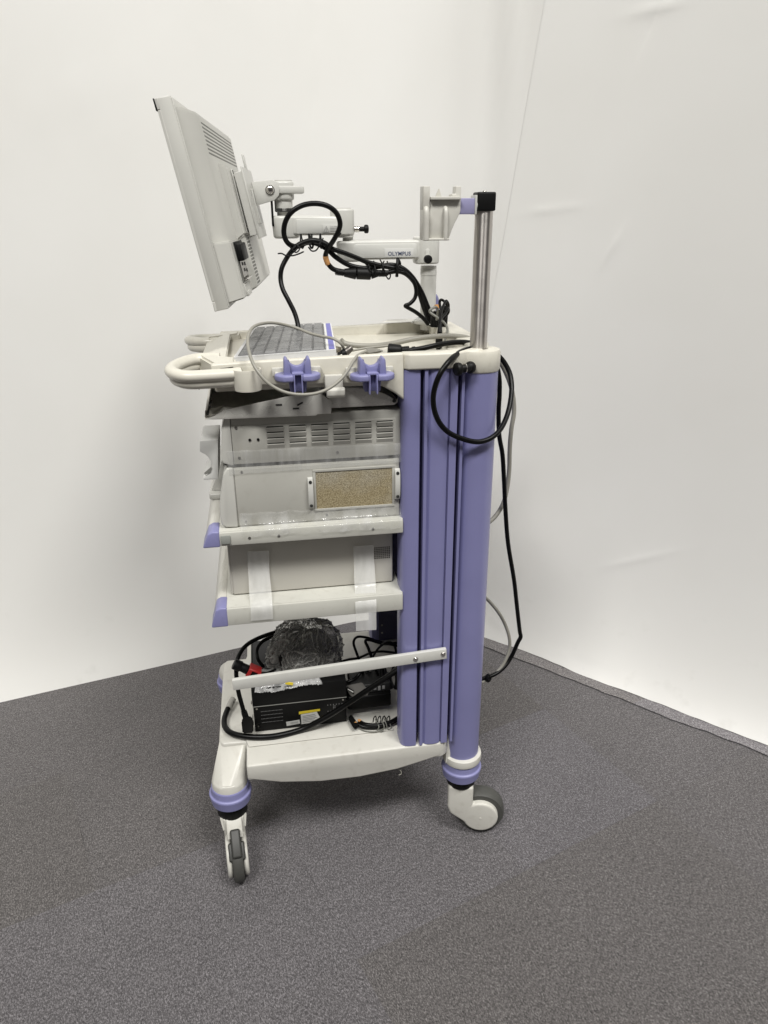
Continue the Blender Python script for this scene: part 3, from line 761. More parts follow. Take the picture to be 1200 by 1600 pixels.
bm = new(); prism(bm, rrect(.386, 1.352, .397, 1.374, .005), 'y', AY0 - .0045, AY0 + .002, .0015); cyl(bm, (.391, AY0 - .012, 1.356), (.391, AY0 - .003, 1.356), .006); obj('lock_boss', bm, 'paint', lw)
bm = new(); cyl(bm, (.3885, AY0 - .016, 1.354), (.386, AY0 - .032, 1.353), .0055, n=20); cyl(bm, (.386, AY0 - .026, 1.353), (.3855, AY0 - .040, 1.353), .0092, n=24, bev=.0025); obj('lock_knob', bm, 'black', lw)
bm = new(); box(bm, (.293, AY0 + .0014, 1.3565), (.360, AY0 + .0024, 1.3755), .0003); pt = obj('name_plate', bm, mat('pale_plate', (.60, .60, .58), .35), lw)
text_mesh('lettering', 'OLYMPUS', .0118, face_y(.3005, AY0 + .0010, 1.3605, radians(.5)), mat('navy_ink', (.06, .075, .14), .6), pt, bold=.0002, sx=1.0, space=1.04)
# upper link
bm = new()
head(bm, .046, .108, 1.3985, 1.4455, AY0 + .002, AY1 - .002, .006, .07)
head(bm, .176, .2285, 1.4035, 1.459, AY0 + .002, AY1 - .002, .005, .0)
prism(bm, [(.085, 1.4045), (.200, 1.4045), (.205, 1.4065), (.205, 1.4435), (.085, 1.4465)], 'y', AY0 + .004, AY1 - .004, .007, 3)
cyl(bm, (.203, AM, 1.4585), (.203, AM, 1.4605), .020, n=36); cyl(bm, (.214, AM, 1.388), (.214, AM, 1.406), .012, n=28); head(bm, .188, .226, 1.399, 1.405, AY0 + .006, AY1 - .006, .002)
up = obj('upper_link', bm, 'paint', arm)
bm = new(); prism(bm, [(.098, 1.4085), (.194, 1.4085), (.194, 1.436), (.098, 1.438)], 'y', AY0 + .0025, AY0 + .0055, .0012, 2); obj('side_panel', bm, M['light_grey_panel'] if 'light_grey_panel' in M else bpy.data.materials['light_grey_panel'], up)
bm = new(); cyl(bm, (.2275, AM - .01, 1.4165), (.238, AM - .01, 1.4165), .0065, n=20); obj('lock_boss', bm, 'chrome', up)
bm = new(); cyl(bm, (.236, AM - .01, 1.4165), (.252, AM - .01, 1.4165), .0052, n=20); cyl(bm, (.250, AM - .01, 1.4165), (.260, AM - .01, 1.4165), .0092, n=24, bev=.003); obj('lock_knob', bm, 'black', up)
bm = new(); box(bm, (.155, AY0 + .0014, 1.4095), (.193, AY0 + .0024, 1.4275), .0003); ct = obj('caution_label', bm, bpy.data.materials['light_grey_panel'], up)
bm = new()
zt = [(.1575, 1.4115), (.169, 1.4115), (.16325, 1.4235)]
tube(bm, [(p[0], AY0 + .0012, p[1]) for p in (zt[0], ((zt[0][0]+zt[1][0])/2, zt[0][1]), zt[1])], .00045, 6, 2); tube(bm, [(p[0], AY0 + .0012, p[1]) for p in (zt[1], zt[2])], .00045, 6, 2); tube(bm, [(p[0], AY0 + .0012, p[1]) for p in (zt[2], zt[0])], .00045, 6, 2)
box(bm, (.1628, AY0 + .0008, 1.4145), (.1637, AY0 + .0013, 1.4195)); box(bm, (.1628, AY0 + .0008, 1.4125), (.1637, AY0 + .0013, 1.4135))
for k, w in enumerate((.018, .019, .016)): box(bm, (.1715, AY0 + .0009, 1.4185 - k*.0029), (.1715 + w, AY0 + .0013, 1.4193 - k*.0029))
obj('warning_sign', bm, 'greyink', ct)
text_mesh('lettering', 'CAUTION', .0042, face_y(.1715, AY0 + .0008, 1.4208), 'greyink', ct)
# tilting head that carries the monitor
bm = new()
head(bm, .0545, .0935, 1.4525, 1.4835, AM - .022, AM + .022, .003)
head(bm, .052, .0975, 1.476, 1.5145, AM - .026, AM + .026, .005)
cyl(bm, (.075, AM, 1.5140), (.075, AM, 1.5165), .020, n=36); cyl(bm, (.075, AM, 1.443), (.075, AM, 1.454), .016, n=30)
prism(bm, [(.06, AM - .031), (.119, AM - .024), (.119, AM + .024), (.06, AM + .031)], 'z', 1.4895, 1.5045, .003, 2)
hull(bm, [(.05, AM - .024, 1.476), (.05, AM + .024, 1.476), (.07, AM - .024, 1.474), (.07, AM + .024, 1.474), (.035, AM - .022, 1.488), (.035, AM + .022, 1.488), (.035, AM - .022, 1.506), (.035, AM + .022, 1.506), (.06, AM - .024, 1.512), (.06, AM + .024, 1.512)], 0, .003)
hd = obj('tilt_head', bm, 'paint', arm)
bm = new()
for k in range(9): box(bm, (.0575 + k*.0037, AM - .0225, 1.4535), (.0595 + k*.0037, AM - .0215, 1.4600))
box(bm, (.0565, AM - .0218, 1.4530), (.0925, AM - .02, 1.4605)); obj('swivel_scale', bm, 'hole', hd)
bm = new(); box(bm, (.0465, AM - .018, 1.424), (.0505, AM + .02, 1.476), .001); obj('stop_plate', bm, 'black', hd)
bm = new()
yk = AM - .0335
for s in (-1, 1):
    yy = AM + s*.031
    prism(bm, [(.008, 1.512), (.052, 1.5165), (.062, 1.512), (.066, 1.500), (.064, 1.486), (.054, 1.4765), (.016, 1.4665)], 'y', yy - .0015, yy + .0015, .0008)
box(bm, (.195, .107, .0955), (.39, .247, .0985), .001, 1, MM)
box(bm, (.197, .115, .080), (.200, .238, .0985), .001, 1, MM); box(bm, (.384, .115, .080), (.387, .238, .0985), .001, 1, MM)
box(bm, (.255, .135, .0975), (.335, .205, .103), .001, 1, MM)
box(bm, (.285, .243, .0955), (.315, .275, .0985), .001, 1, MM)
br = obj('monitor_bracket', bm, 'paint', hd)
bm = new(); ball(bm, (.0455, AM - .0335, 1.4965), .0088, 0, (1, .55, 1)); cyl(bm, (.0455, AM - .0325, 1.4965), (.0455, AM - .034, 1.4965), .0098); obj('pivot_bolt', bm, 'chrome', hd)

# ================================================================== keyboard
ka, kb, kc, kd = V((-.048, .054, 1.1885)), V((.142, .050, 1.1965)), V((.168, .400, 1.1975)), V((-.012, .412, 1.1885))
kb_t = thing('keyboard', 'white keyboard under a clear cover lying lengthwise on the cart top', 'keyboard', (.06, .23, 1.2))
def kp(u, v, h):                                            # u: across (front to back), v: along
    a = ka + (kb - ka)*u; b_ = kd + (kc - kd)*u
    return a + (b_ - a)*v + V((0, 0, h))
def kbox(bm, u0, u1, v0, v1, h0, h1, ins=0.):
    pts = [kp(u, v, h0) for u in (u0, u1) for v in (v0, v1)]
    du, dv = (u1-u0)*ins, (v1-v0)*ins
    pts += [kp(u, v, h1) for u in (u0+du, u1-du) for v in (v0+dv, v1-dv)]
    hull(bm, pts)
bm = new(); kbox(bm, 0, 1, 0, 1, -.004, .0165); kbox(bm, -.01, 1.01, -.005, 1.005, -.003, .004)
kb_f = obj('keyboard_frame', bm, 'keybase', kb_t)
bm = new(); kbox(bm, .035, .90, .02, .98, .0164, .0172); obj('key_well', bm, mat('key_well_grey', (.02, .02, .022), .5), kb_f)
bm = new(); random.seed(3)
rows = 7
for r_ in range(rows):
    u0 = .05 + r_*.12; v = .028
    wk = .062
    off = (0, .012, .02, .03, .012, .0, .0)[r_]
    while v < .96:
        w = wk*(1 if random.random() < .82 else 1.6)
        if r_ == 0 and .22 < v < .25: w = .30
        if r_ == 0 and v > .5: w = .06
        e = min(v + w, .972)
        if e - v > .02: kbox(bm, u0 + .006, u0 + .112, v + .003, e - .003, .017, .0205, .06)
        v = e + (.022 if (abs(v - .66) < .03) else 0)
obj('keys', bm, 'key', kb_t)
bm = new(); kbox(bm, .93, .985, .02, .98, .0166, .0174); obj('function_strip', bm, 'bluetab', kb_t)
bm = new(); kbox(bm, .908, .926, .02, .98, .0166, .0172); obj('light_strip', bm, 'label', kb_t)
bm = new()
grid(bm, lambda u, v: kp(-.005 + 1.0*u*.92, -.003 + 1.006*v,   .0222 + .0010*noise.noise(V((u*9, v*14, 2))) - .007*max(0, 1 - min(u, 1-u, v, 1-v)*22)), 40, 60)
obj('clear_cover', bm, 'keyfilm', kb_t)

# ================================================================== stacked electronics
# --- upper: louvred processor
vp = thing('video_processor', 'grey-white louvred electronics case, topmost of the stacked devices under the table', 'video processor', (.09, .25, 1.008))
YD = .020
bm = new(); box(bm, (-.063, YD, 1.008), (.262, .48, 1.0995), .0025, 2); box(bm, (-.063, YD - .0018, 1.0085), (.250, YD + .002, 1.0835), .0012, 2)
vs = obj('case', bm, 'case', vp)
bm = new(); prism(bm, [(-.068, 1.007), (-.0635, 1.007), (-.0635, 1.100), (-.074, 1.100), (-.0805, 1.08), (-.0855, 1.02), (-.083, 1.012)], 'y', YD - .003, .482, .002, 2); obj('front_bezel', bm, 'bezel', vp)
bm = new(); bmh = new()
for c_ in range(6):
    for r_ in range(4):
        xa, z = .0005 + c_*.0420, 1.0775 - r_*.0108
        xb = xa + .0355
        hull(bm, [(xa, YD - .0017, z), (xb, YD - .0017, z), (xa + .003, YD - .0046, z - .0008), (xb - .003, YD - .0046, z - .0008), (xa + .003, YD - .0040, z - .0020), (xb - .003, YD - .0040, z - .0020), (xa + .001, YD - .0017, z - .0088), (xb - .001, YD - .0017, z - .0088)])
        hull(bmh, [(xa + .0012, YD - .0019, z + .0001), (xb - .0012, YD - .0019, z + .0001), (xa + .003, YD - .0019, z + .0024), (xb - .003, YD - .0019, z + .0024), (xa + .0012, YD - .0012, z + .0001), (xb - .0012, YD - .0012, z + .0024)])
lv = obj('louvres', bm, 'case', vs); obj('louvre_slots', bmh, 'hole', lv)
for x, z, m_ in ((-.054, 1.0805, 'screw'), (-.030, 1.0555, 'black'), (-.0145, 1.0555, 'black'), (-.052, 1.0215, 'screw'), (.135, 1.0215, 'screw')):
    bm = new(); cyl(bm, (x, YD - .0035, z), (x, YD, z), .0027, n=14, bev=.0006); obj('screw', bm, m_, vs)
bm = new()
hk = [P(x, y, .05) for x, y in ((312, 689), (341, 687), (341, 749), (318, 750), (317, 747.5), (325, 741), (331, 733), (332, 727), (328, 718), (322, 711), (312, 706))]
prism(bm, [(p[0], p[2]) for p in hk], 'y', .05, .16, .002); fh = obj('front_hook', bm, mat('pale_grey_plastic', (.55, .55, .53), .4), vp)
bm = new()
pq = [P(x, y, .049) for x, y in ((319, 739), (330.5, 729), (331, 732), (329, 738), (320, 742))]
prism(bm, [(p[0], p[2]) for p in pq], 'y', .0485, .0498); obj('hook_pad', bm, 'slotgrey', fh)

# --- middle: light source with a dusty filter
ls = thing('light_source', 'white electronics case with a dusty brown filter panel in its side', 'light source', (.09, .25, .8785))
bm = new(); box(bm, (-.066, YD, .8785), (.258, .48, 1.0005), .003, 2); box(bm, (-.064, YD - .0015, .882), (.252, YD + .002, .998), .0012, 2)
lc = obj('case', bm, 'case', ls)
bm = new(); prism(bm, [(-.0655, .879), (-.0655, 1.002), (-.077, 1.002), (-.085, .990), (-.0965, .935), (-.0985, .905), (-.0965, .886), (-.088, .880)], 'y', YD - .003, .482, .003, 3); obj('front_bezel', bm, 'bezel', ls)
bm = new(); box(bm, (-.129, .18, .878), (-.090, .44, .892), .004, 3); hull(bm, [(-.125, .2, .89), (-.125, .42, .89), (-.09, .2, .89), (-.09, .42, .89), (-.092, .2, .97), (-.092, .42, .97)], 0, .003); obj('front_handle', bm, 'bezel', ls)
fx0, fx1, fz0, fz1 = .0905, .2425, .9065, .9835
bm = new()
for a, b_ in (((fx0 - .005, fz0 - .005), (fx1 + .005, fz0)), ((fx0 - .005, fz1), (fx1 + .005, fz1 + .005)), ((fx0 - .005, fz0), (fx0, fz1)), ((fx1, fz0), (fx1 + .005, fz1))):
    box(bm, (a[0], YD - .0035, a[1]), (b_[0], YD - .001, b_[1]), .0005)
ff = obj('filter_frame', bm, 'case', ls)
def filter_mat():
    m = bpy.data.materials.new('dusty_filter_mesh'); m.use_nodes = True; n = m.node_tree.nodes; l = m.node_tree.links; b = n['Principled BSDF']
    tc = n.new('ShaderNodeTexCoord'); nz = n.new('ShaderNodeTexNoise'); nz.inputs['Scale'].default_value = 620; nz.inputs['Detail'].default_value = 3
    l.new(tc.outputs['Object'], nz.inputs['Vector'])
    r = n.new('ShaderNodeValToRGB'); e = r.color_ramp.elements; e[0].position = .33; e[0].color = (.115, .085, .045, 1); e[1].position = .66; e[1].color = (.40, .345, .22, 1)
    k = e.new(.48); k.color = (.265, .215, .12, 1); l.new(nz.outputs[0], r.inputs[0])
    # weave
    vr = n.new('ShaderNodeTexVoronoi'); vr.inputs['Scale'].default_value = 480; l.new(tc.outputs['Object'], vr.inputs['Vector'])
    # greyer and paler towards the top, in patches
    sp = n.new('ShaderNodeSeparateXYZ'); l.new(tc.outputs['Object'], sp.inputs[0])
    g = n.new('ShaderNodeMapRange'); g.inputs[1].default_value = .02; g.inputs[2].default_value = .078; g.inputs[3].default_value = -.05; g.inputs[4].default_value = .62; l.new(sp.outputs[2], g.inputs[0])
    pn = n.new('ShaderNodeTexNoise'); pn.inputs['Scale'].default_value = 22; pn.inputs['Detail'].default_value = 4; l.new(tc.outputs['Object'], pn.inputs['Vector'])
    ad = n.new('ShaderNodeMath'); ad.operation = 'ADD'; l.new(g.outputs[0], ad.inputs[0])
    pm = n.new('ShaderNodeMapRange'); pm.inputs[1].default_value = .3; pm.inputs[2].default_value = .7; pm.inputs[3].default_value = -.3; pm.inputs[4].default_value = .35; l.new(pn.outputs[0], pm.inputs[0]); l.new(pm.outputs[0], ad.inputs[1]); ad.use_clamp = True
    gr = n.new('ShaderNodeValToRGB'); gr.color_ramp.elements[0].position = .35; gr.color_ramp.elements[1].position = .62; gr.color_ramp.elements[0].color = (.19, .17, .12, 1); gr.color_ramp.elements[1].color = (.44, .41, .34, 1); l.new(nz.outputs[0], gr.inputs[0])
    mx = n.new('ShaderNodeMix'); mx.data_type = 'RGBA'; l.new(ad.outputs[0], mx.inputs[0]); l.new(r.outputs[0], mx.inputs[6]); l.new(gr.outputs[0], mx.inputs[7])
    l.new(mx.outputs[2], b.inputs['Base Color']); b.inputs['Roughness'].default_value = .9
    bp = n.new('ShaderNodeBump'); bp.inputs['Strength'].default_value = .5; bp.inputs['Distance'].default_value = .001; l.new(vr.outputs['Distance'], bp.inputs['Height']); l.new(bp.outputs[0], b.inputs['Normal'])
    return m
M['filter'] = filter_mat()
bm = new(); box(bm, (fx0, YD - .0019, fz0), (fx1, YD - .0012, fz1)); obj('dust_filter', bm, 'filter', ff)
for x, za, zb in ((.0795, .9085, .9745), (.2525, .916, .982)):
    bm = new(); prism(bm, [(YD - .002, za), (YD - .006, za + .001), (YD - .0105, za + .012), (YD - .0115, (za+zb)/2), (YD - .0105, zb - .012), (YD - .006, zb - .001), (YD - .002, zb)], 'x', x - .0052, x + .0052, .001)
    hb = obj('filter_grip', bm, 'paint', ls)
    for z in (za + .0085, zb - .0085):
        bm = new(); cyl(bm, (x, YD - .0115, z), (x, YD - .008, z), .0032, n=16, bev=.0006); obj('screw', bm, 'hole', hb)
for x, z in ((-.05, .890), (.11, .892), (-.05, .993)):
    bm = new(); cyl(bm, (x, YD - .0028, z), (x, YD, z), .0022, n=12); obj('screw', bm, 'screw', lc)
for x in (-.075, .22):
    for y in (.05, .42):
        bm = new(); cyl(bm, (x, y, .8765), (x, y, .8795), .008, n=16); obj('foot', bm, 'black', ls)
        bm = new(); cyl(bm, (x, y, .9995), (x, y, 1.0085), .008, n=16); obj('foot', bm, 'black', vp)

# --- lower: plain box with a little square of sound holes
rc = thing('recorder_unit', 'plain off-white electronics box with a square of small holes, on the lower shelf', 'electronics box', (.085, .25, .7095))
YR = .052
bm = new(); box(bm, (-.089, YR, .7115), (.2495, .47, .838), .003, 3); box(bm, (-.093, YR + .002, .713), (-.088, .468, .836), .002)
rcase = obj('case', bm, mat('warm_white_case', (.49, .473, .428), .45, bump=.08, bscale=900, var=.03), rc)
h0, h1 = P(586, 872.5, YR), P(608, 854.5, YR); hx0, hz0, hdx, hdz = h0[0], h0[2], (h1[0]-h0[0])/7, (h1[2]-h0[2])/6
bm = new()
for a in range(8):
    for b_ in range(7):
        x, z = hx0 + a*hdx, hz0 + b_*hdz
        box(bm, (x - .0012, YR - .0006, z - .0012), (x + .0012, YR + .0008, z + .0012))
obj('sound_holes', bm, 'hole', rcase)
bm = new(); cyl(bm, (-.02, .1, .7092), (-.02, .1, .7118), .01); obj('foot', bm, 'black', rc)
bm = new(); cyl(bm, (.22, .1, .7092), (.22, .1, .7118), .01); obj('foot', bm, 'black', rc)
bm = new(); hull(bm, [(-.055, YR - .0004, .828), (-.022, YR - .0004, .828), (-.055, YR - .0004, .838), (-.022, YR - .0004, .838), (-.055, YR + .001, .838), (-.022, YR + .001, .828)]); obj('small_plate', bm, 'case', rcase)

# ================================================================== clear tape
def tape(name, label, rows, nu, nv, m_, seed, amp=.0012):
    """strip running through rows of (left point, right point)"""
    L = smooth_path([r[0] for r in rows], 6); R = smooth_path([r[1] for r in rows], 6)
    bm = new(); n = len(L) - 1
    def fn(u, v):
        i = min(int(v*n), n-1); t = v*n - i
        a = L[i].lerp(L[i+1], t); b_ = R[i].lerp(R[i+1], t); p = a.lerp(b_, u)
        return p + V((noise.noise(V((p.x*30, p.z*40, seed)))*amp*.6, -abs(noise.noise(V((p.x*45, p.z*30, seed+4))))*amp, noise.noise(V((p.x*40, seed, 1)))*amp*(1 if v > .97 or v < .03 else .3)))
    grid(bm, fn, nu, nv)
    o = obj(name, bm, m_); tag(o, label, 'tape', 'strips of clear tape on the devices and shelves'); return o
def row(xa, za, xb, zb, y): return ((xa, y, za), (xb, y, zb))
def tp(xa, xb, py_a, py_b, y):                              # a pair of points across the strip
    return (P(xa, py_a, y), P(xb, py_b, y))
tape('packing_tape', 'left of the two clear tape strips hanging over the lower off-white box', [tp(386, 420, 862, 860, .045), tp(388, 421, 895, 893, .044), tp(389.5, 424, 925, 922, .030), tp(391, 426, 950, 946, -.003), tp(392, 427, 970, 967, -.0035)], 8, 30, 'tape', 1)
tape('packing_tape', 'right clear tape strip over the lower off-white box, its loose end hanging below the shelf', [tp(552, 584, 854, 851, .045), tp(553, 585, 885, 883, .044), tp(554, 587, 915, 911, .030), tp(555, 588, 944, 940, -.003), tp(556, 588, 962, 958, -.0035), tp(556, 588, 986, 984, -.002)], 8, 30, 'tape', 2)
tape('packing_tape', 'long clear tape band across the seam between the two white device cases', [tp(353, 628, 705, 692, YD - .0042), tp(355, 628, 715, 702, YD - .0050), tp(356, 628, 724, 710, YD - .0040), tp(358, 628, 742, 722, YD - .0042)], 60, 10, 'band', 3, .0008)
tape('packing_tape', 'long crinkled clear tape band joining the filter case to the upper shelf', [row(-.062, .909, .258, .905, YD - .0045), row(-.062, .896, .258, .893, YD - .0048), row(-.061, .886, .258, .885, .0105), row(-.060, .8805, .258, .880, .0005), row(-.060, .876, .258, .875, -.0034), row(-.060, .8665, .258, .862, -.0038)], 120, 40, 'crinkle', 4, .0036)
bm = new(); grid(bm, lambda u, v: V((-.0955, .03, .8283)).lerp(V((-.0818, .25, .7253)), u).lerp(V((-.1224, 0, .7132)).lerp(V((-.1222, .25, .5985)), u), v) + V((-.006*sin(v*3)*noise.noise(V((u*4, v*5, 2))), 0, 0)), 14, 20)
tag(obj('clear_film', bm, 'film'), 'thin clear film hanging at the front between the two shelves', 'plastic film')

# ================================================================== things stored on the base
bbx = thing('power_unit', 'black perforated metal box with a yellow label and white labels, lying on the cart base', 'power unit', (.036, .21, .31))
BY, BX0, BX1, BZ = .108, -.073, .146, .432
bm = new(); box(bm, (BX0, BY, .311), (BX1, .315, BZ - .004), .0015); pb = obj('case', bm, 'boxblack', bbx)
bm = new(); box(bm, (BX0 - .001, BY - .0012, .3835), (BX1 + .001, .316, BZ), .0015); lid = obj('lid', bm, 'boxblack', bbx)
bm = new(); box(bm, (BX0 + .004, BY + .02, BZ - .0005), (BX1 - .004, .312, BZ + .0012), .0005); obj('top_plate', bm, 'boxtop', lid)
bm = new(); box(bm, (BX0 - .0012, BY - .0022, .3822), (BX1 + .001, BY - .0004, .3838), .0004); obj('lid_seam', bm, 'slotgrey', lid)
bm = new()
for r_ in range(9):
    for c_ in range(16):
        x, z = BX0 + .018 + c_*.0032, .372 - r_*.0052
        if r_ % 2: box(bm, (x - .0008, BY - .0004, z - .0007), (x + .0008, BY + .001, z + .0007), 0)
obj('perforations', bm, 'greyink', pb); bm = new()
for r_ in range(5):
    for c_ in range(12):
        if abs(c_ - 5.5) < 1 and r_ in (1, 2, 3) or r_ in (0, 4) and c_ % 2: 
            x, z = .098 + c_*.0034, .365 - r_*.0045
            box(bm, (x - .0009, BY - .0004, z - .0012), (x + .0009, BY + .001, z + .0012), 0)
obj('perforations', bm, 'greyink', pb)
def lab(name, pts, m_, par, dy=.0008):
    bm = new(); prism(bm, [(p[0], p[2]) for p in pts], 'y', BY - dy, BY - .0001); return obj(name, bm, m_, par)
lab('warning_label', [P(x, y, BY) for x, y in ((467, 1112), (500, 1107.5), (500, 1110.5), (467, 1116))], 'yellow', pb)
w1 = lab('paper_label', [P(x, y, BY) for x, y in ((470, 1116.5), (495, 1112), (501, 1123), (498, 1127), (471, 1131))], 'label', pb, .0012)
w2 = lab('paper_label', [P(x, y, BY) for x, y in ((447, 1128), (468, 1124.5), (469, 1130), (448, 1134))], 'label', pb, .0010)
bm = new()
for k in range(5):
    a, b_ = P(473, 1118.8 + k*2.3, BY), P(492 + (k % 3)*2, 1115.4 + k*2.3, BY)
    hull(bm, [(p[0], BY - .0015 - e, p[2] + d_) for p in (a, b_) for d_ in (-.0006, .0006) for e in (0, .0002)])
obj('print_lines', bm, 'greyink', w1)
bm = new()
for k in range(10):
    a, b_ = P(454 + k*1.2, 1128.2 - k*.2, BY), P(454.6 + k*1.2, 1131.2 - k*.2, BY)
    box(bm, (a[0], BY - .0013, b_[2]), (b_[0], BY - .0011, a[2]))
obj('bar_lines', bm, 'greyink', w2)
bm = new()
for x, z in ((BX0 + .008, .327), (BX0 + .008, .376), (BX1 - .008, .376)): cyl(bm, (x, BY - .001, z), (x, BY + .001, z), .0022, n=12)
for x in (BX0 - .002,):
    for z in (.33, .35, .39): box(bm, (x - .002, BY + .004, z - .003), (x, BY + .012, z + .003), .0006)
obj('screws', bm, 'screw', pb)

# crumpled clear plastic bag holding coiled black cables, on top of it
def bag_mat():
    m = bpy.data.materials.new('crumpled_clear_bag'); m.use_nodes = True; n = m.node_tree.nodes; l = m.node_tree.links; b = n['Principled BSDF']
    at = n.new('ShaderNodeAttribute'); at.attribute_name = 'crease'
    b.inputs['Base Color'].default_value = (.60, .59, .56, 1); b.inputs['Roughness'].default_value = .2; b.inputs['Specular IOR Level'].default_value = .6
    tc = n.new('ShaderNodeTexCoord'); nz = n.new('ShaderNodeTexNoise'); nz.inputs['Scale'].default_value = 60; nz.inputs['Detail'].default_value = 5; nz.inputs['Distortion'].default_value = 1.5
    l.new(tc.outputs['Object'], nz.inputs['Vector']); bp = n.new('ShaderNodeBump'); bp.inputs['Strength'].default_value = .6; bp.inputs['Distance'].default_value = .004
    l.new(nz.outputs[0], bp.inputs['Height']); l.new(bp.outputs[0], b.inputs['Normal'])
    tr = n.new('ShaderNodeBsdfTransparent'); tr.inputs[0].default_value = (.88, .88, .87, 1); ms = n.new('ShaderNodeMixShader')
    gl = n.new('ShaderNodeBsdfGlossy'); gl.inputs['Roughness'].default_value = .16; gl.inputs['Color'].default_value = (.9, .9, .88, 1); l.new(bp.outputs[0], gl.inputs['Normal'])
    lw = n.new('ShaderNodeLayerWeight'); lw.inputs['Blend'].default_value = .28; l.new(bp.outputs[0], lw.inputs['Normal'])
    m1 = n.new('ShaderNodeMixShader'); l.new(lw.outputs['Fresnel'], m1.inputs[0]); l.new(tr.outputs[0], m1.inputs[1]); l.new(gl.outputs[0], m1.inputs[2])
    l.new(at.outputs['Fac'], ms.inputs[0]); l.new(m1.outputs[0], ms.inputs[1]); l.new(b.outputs[0], ms.inputs[2]); l.new(ms.outputs[0], n['Material Output'].inputs[0])
    return m
M['bag'] = bag_mat()
def crumple(bag, c, rad, knot, seed):
    t = bmesh.new(); bmesh.ops.create_icosphere(t, subdivisions=7, radius=1)
    vals = []
    kd_ = (V(knot) - V(c)); kd_ = V((kd_.x/rad[0], kd_.y/rad[1], kd_.z/rad[2])).normalized()
    ku, kw = frame(kd_)
    for v in t.verts:
        d = v.co.normalized()
        lump = noise.noise(d*1.5 + V((seed, 0, 0)))*.22 + noise.noise(d*3.2 + V((0, seed, 0)))*.10
        ang = math.atan2(d.dot(ku), d.dot(kw)); near = max(0, d.dot(kd_))
        w = d*2.2
        q = d + V((noise.noise(w), noise.noise(w + V((5, 1, 2))), noise.noise(w + V((1, 7, 3)))))*.6
        # long folds that run out from the twisted neck, and finer wrinkles across them
        r_ = math.acos(max(-1, min(1, d.dot(kd_))))
        wob = noise.noise(d*2.6)*2.2 + noise.noise(d*6)*.7
        f1 = max(0, 1 - abs(sin(ang*4.5 + wob*1.3 + r_*1.0))*2.4)
        f2 = max(0, 1 - abs(sin(ang*13 + wob*3.4 - r_*2.5))*1.9)
        wr = max(0, 1 - abs(noise.noise(V((q.x*7 + q.z*3, q.y*5, q.z*6)) + V((seed, 2, 1))))*5.0)
        wr2 = max(0, 1 - abs(noise.noise(V((q.x*17, q.y*13, q.z*15 + q.x*6)) + V((3, seed, 1))))*4.2)
        vary = .5 + .5*noise.noise(d*3.1 + V((2, seed, 6)))
        rr = 1 + lump + .055*f1 + .014*f2 + .045*wr + .010*wr2
        fl = .72 if d.z < 0 else 1; tp_ = 1 - .34*max(0, d.z)**2
        v.co = V(c) + V((d.x*rad[0]*rr*tp_ + .012*max(0, d.z), d.y*rad[1]*rr*tp_, max(d.z*rad[2]*rr*fl*1.12, -rad[2]*.55)))
        cr = max(f1**1.5*.85, f2**3*.25, wr**1.6*.55, wr2**3*.12)
        vals.append(min(.92, max(.08, .17 + cr*(.15 + .85*vary) + .14*noise.noise(d*2 + V((9, seed, 4))))))
    for f in t.faces: f.smooth = True
    me = bpy.data.meshes.new('tmp'); t.to_mesh(me); t.free(); bm = new(); bm.from_mesh(me); bpy.data.meshes.remove(me)
    o = obj('film', bm, 'bag', bag, sharp=80)
    a = o.data.attributes.new('crease', 'FLOAT', 'POINT'); a.data.foreach_set('value', vals)
bc = (.0537, .19, .4639)
bg_t = thing('plastic_bag', 'crumpled clear bag of black cables on top of the black power unit', 'plastic bag', (bc[0], .19, BZ))
crumple(bg_t, (bc[0], .19, bc[2] + .006), (.086, .074, .082), (bc[0] + .035, .125, bc[2] + .030), 4.3)
bm = new(); random.seed(5)
for k in range(26):
    ax = V((random.uniform(-1, 1), random.uniform(-1, 1), random.uniform(-.6, .6))).normalized(); x_, y_ = frame(ax)
    R_ = random.uniform(.030, .060); c_ = V((bc[0] + random.uniform(-.022, .022), .19 + random.uniform(-.012, .012), bc[2] - .004 + random.uniform(-.012, .014)))
    pts = []
    for j in range(9):
        a = 2*pi*j/9; p = c_ + x_*R_*cos(a)*1.15 + y_*R_*sin(a)*.95; p.z = max(p.z, BZ + .006); pts.append(p)
    tube(bm, pts, .0046, 8, 5, closed=True)
obj('cable_coil', bm, 'rubber', bg_t)
bm = new()
def bub(u, v):
    a = V((-.066, .100, BZ + .004)).lerp(V((.092, .100, BZ + .006)), u); b_ = V((-.060, .15, BZ + .022)).lerp(V((.07, .15, BZ + .024)), u)
    p = a.lerp(b_, v)
    return p + V((0, -.005*abs(noise.noise(V((u*22, v*8, 1)))), .007*abs(noise.noise(V((u*26, v*9, 3)))) - .012*(1-v)*(.7+.3*sin(u*6))*(1 if v < .35 else 0)))
grid(bm, bub, 90, 24)
tag(obj('bubble_wrap', bm, 'sleeve', sharp=80), 'shiny clear bubble wrap at the front edge of the black power unit', 'bubble wrap')
bm = new(); yl = (.0141, .098, .4445); box(bm, (-.009, -.001, -.0035), (.009, .001, .0035), .0005, 1, Matrix.Translation(V(yl)) @ Matrix.Rotation(.3, 4, 'Y'))
tag(obj('yellow_sticker', bm, 'yellow'), 'small yellow sticker under the guard bar, on the bubble wrap', 'sticker')

# ------------------------------------------------------------------ cables
def path(*pts):
    return [P(*p) for p in pts]
def cable(name, label, pts, r, m_='rubber', group=None, cat='cable', sub=8, n=12):
    bm = new(); tube(bm, pts, r, n, sub)
    o = obj(name, bm, m_, sharp=60)
    tag(o, label, cat, group); return o
def as_thing(o, cat): o['category'] = cat; return o

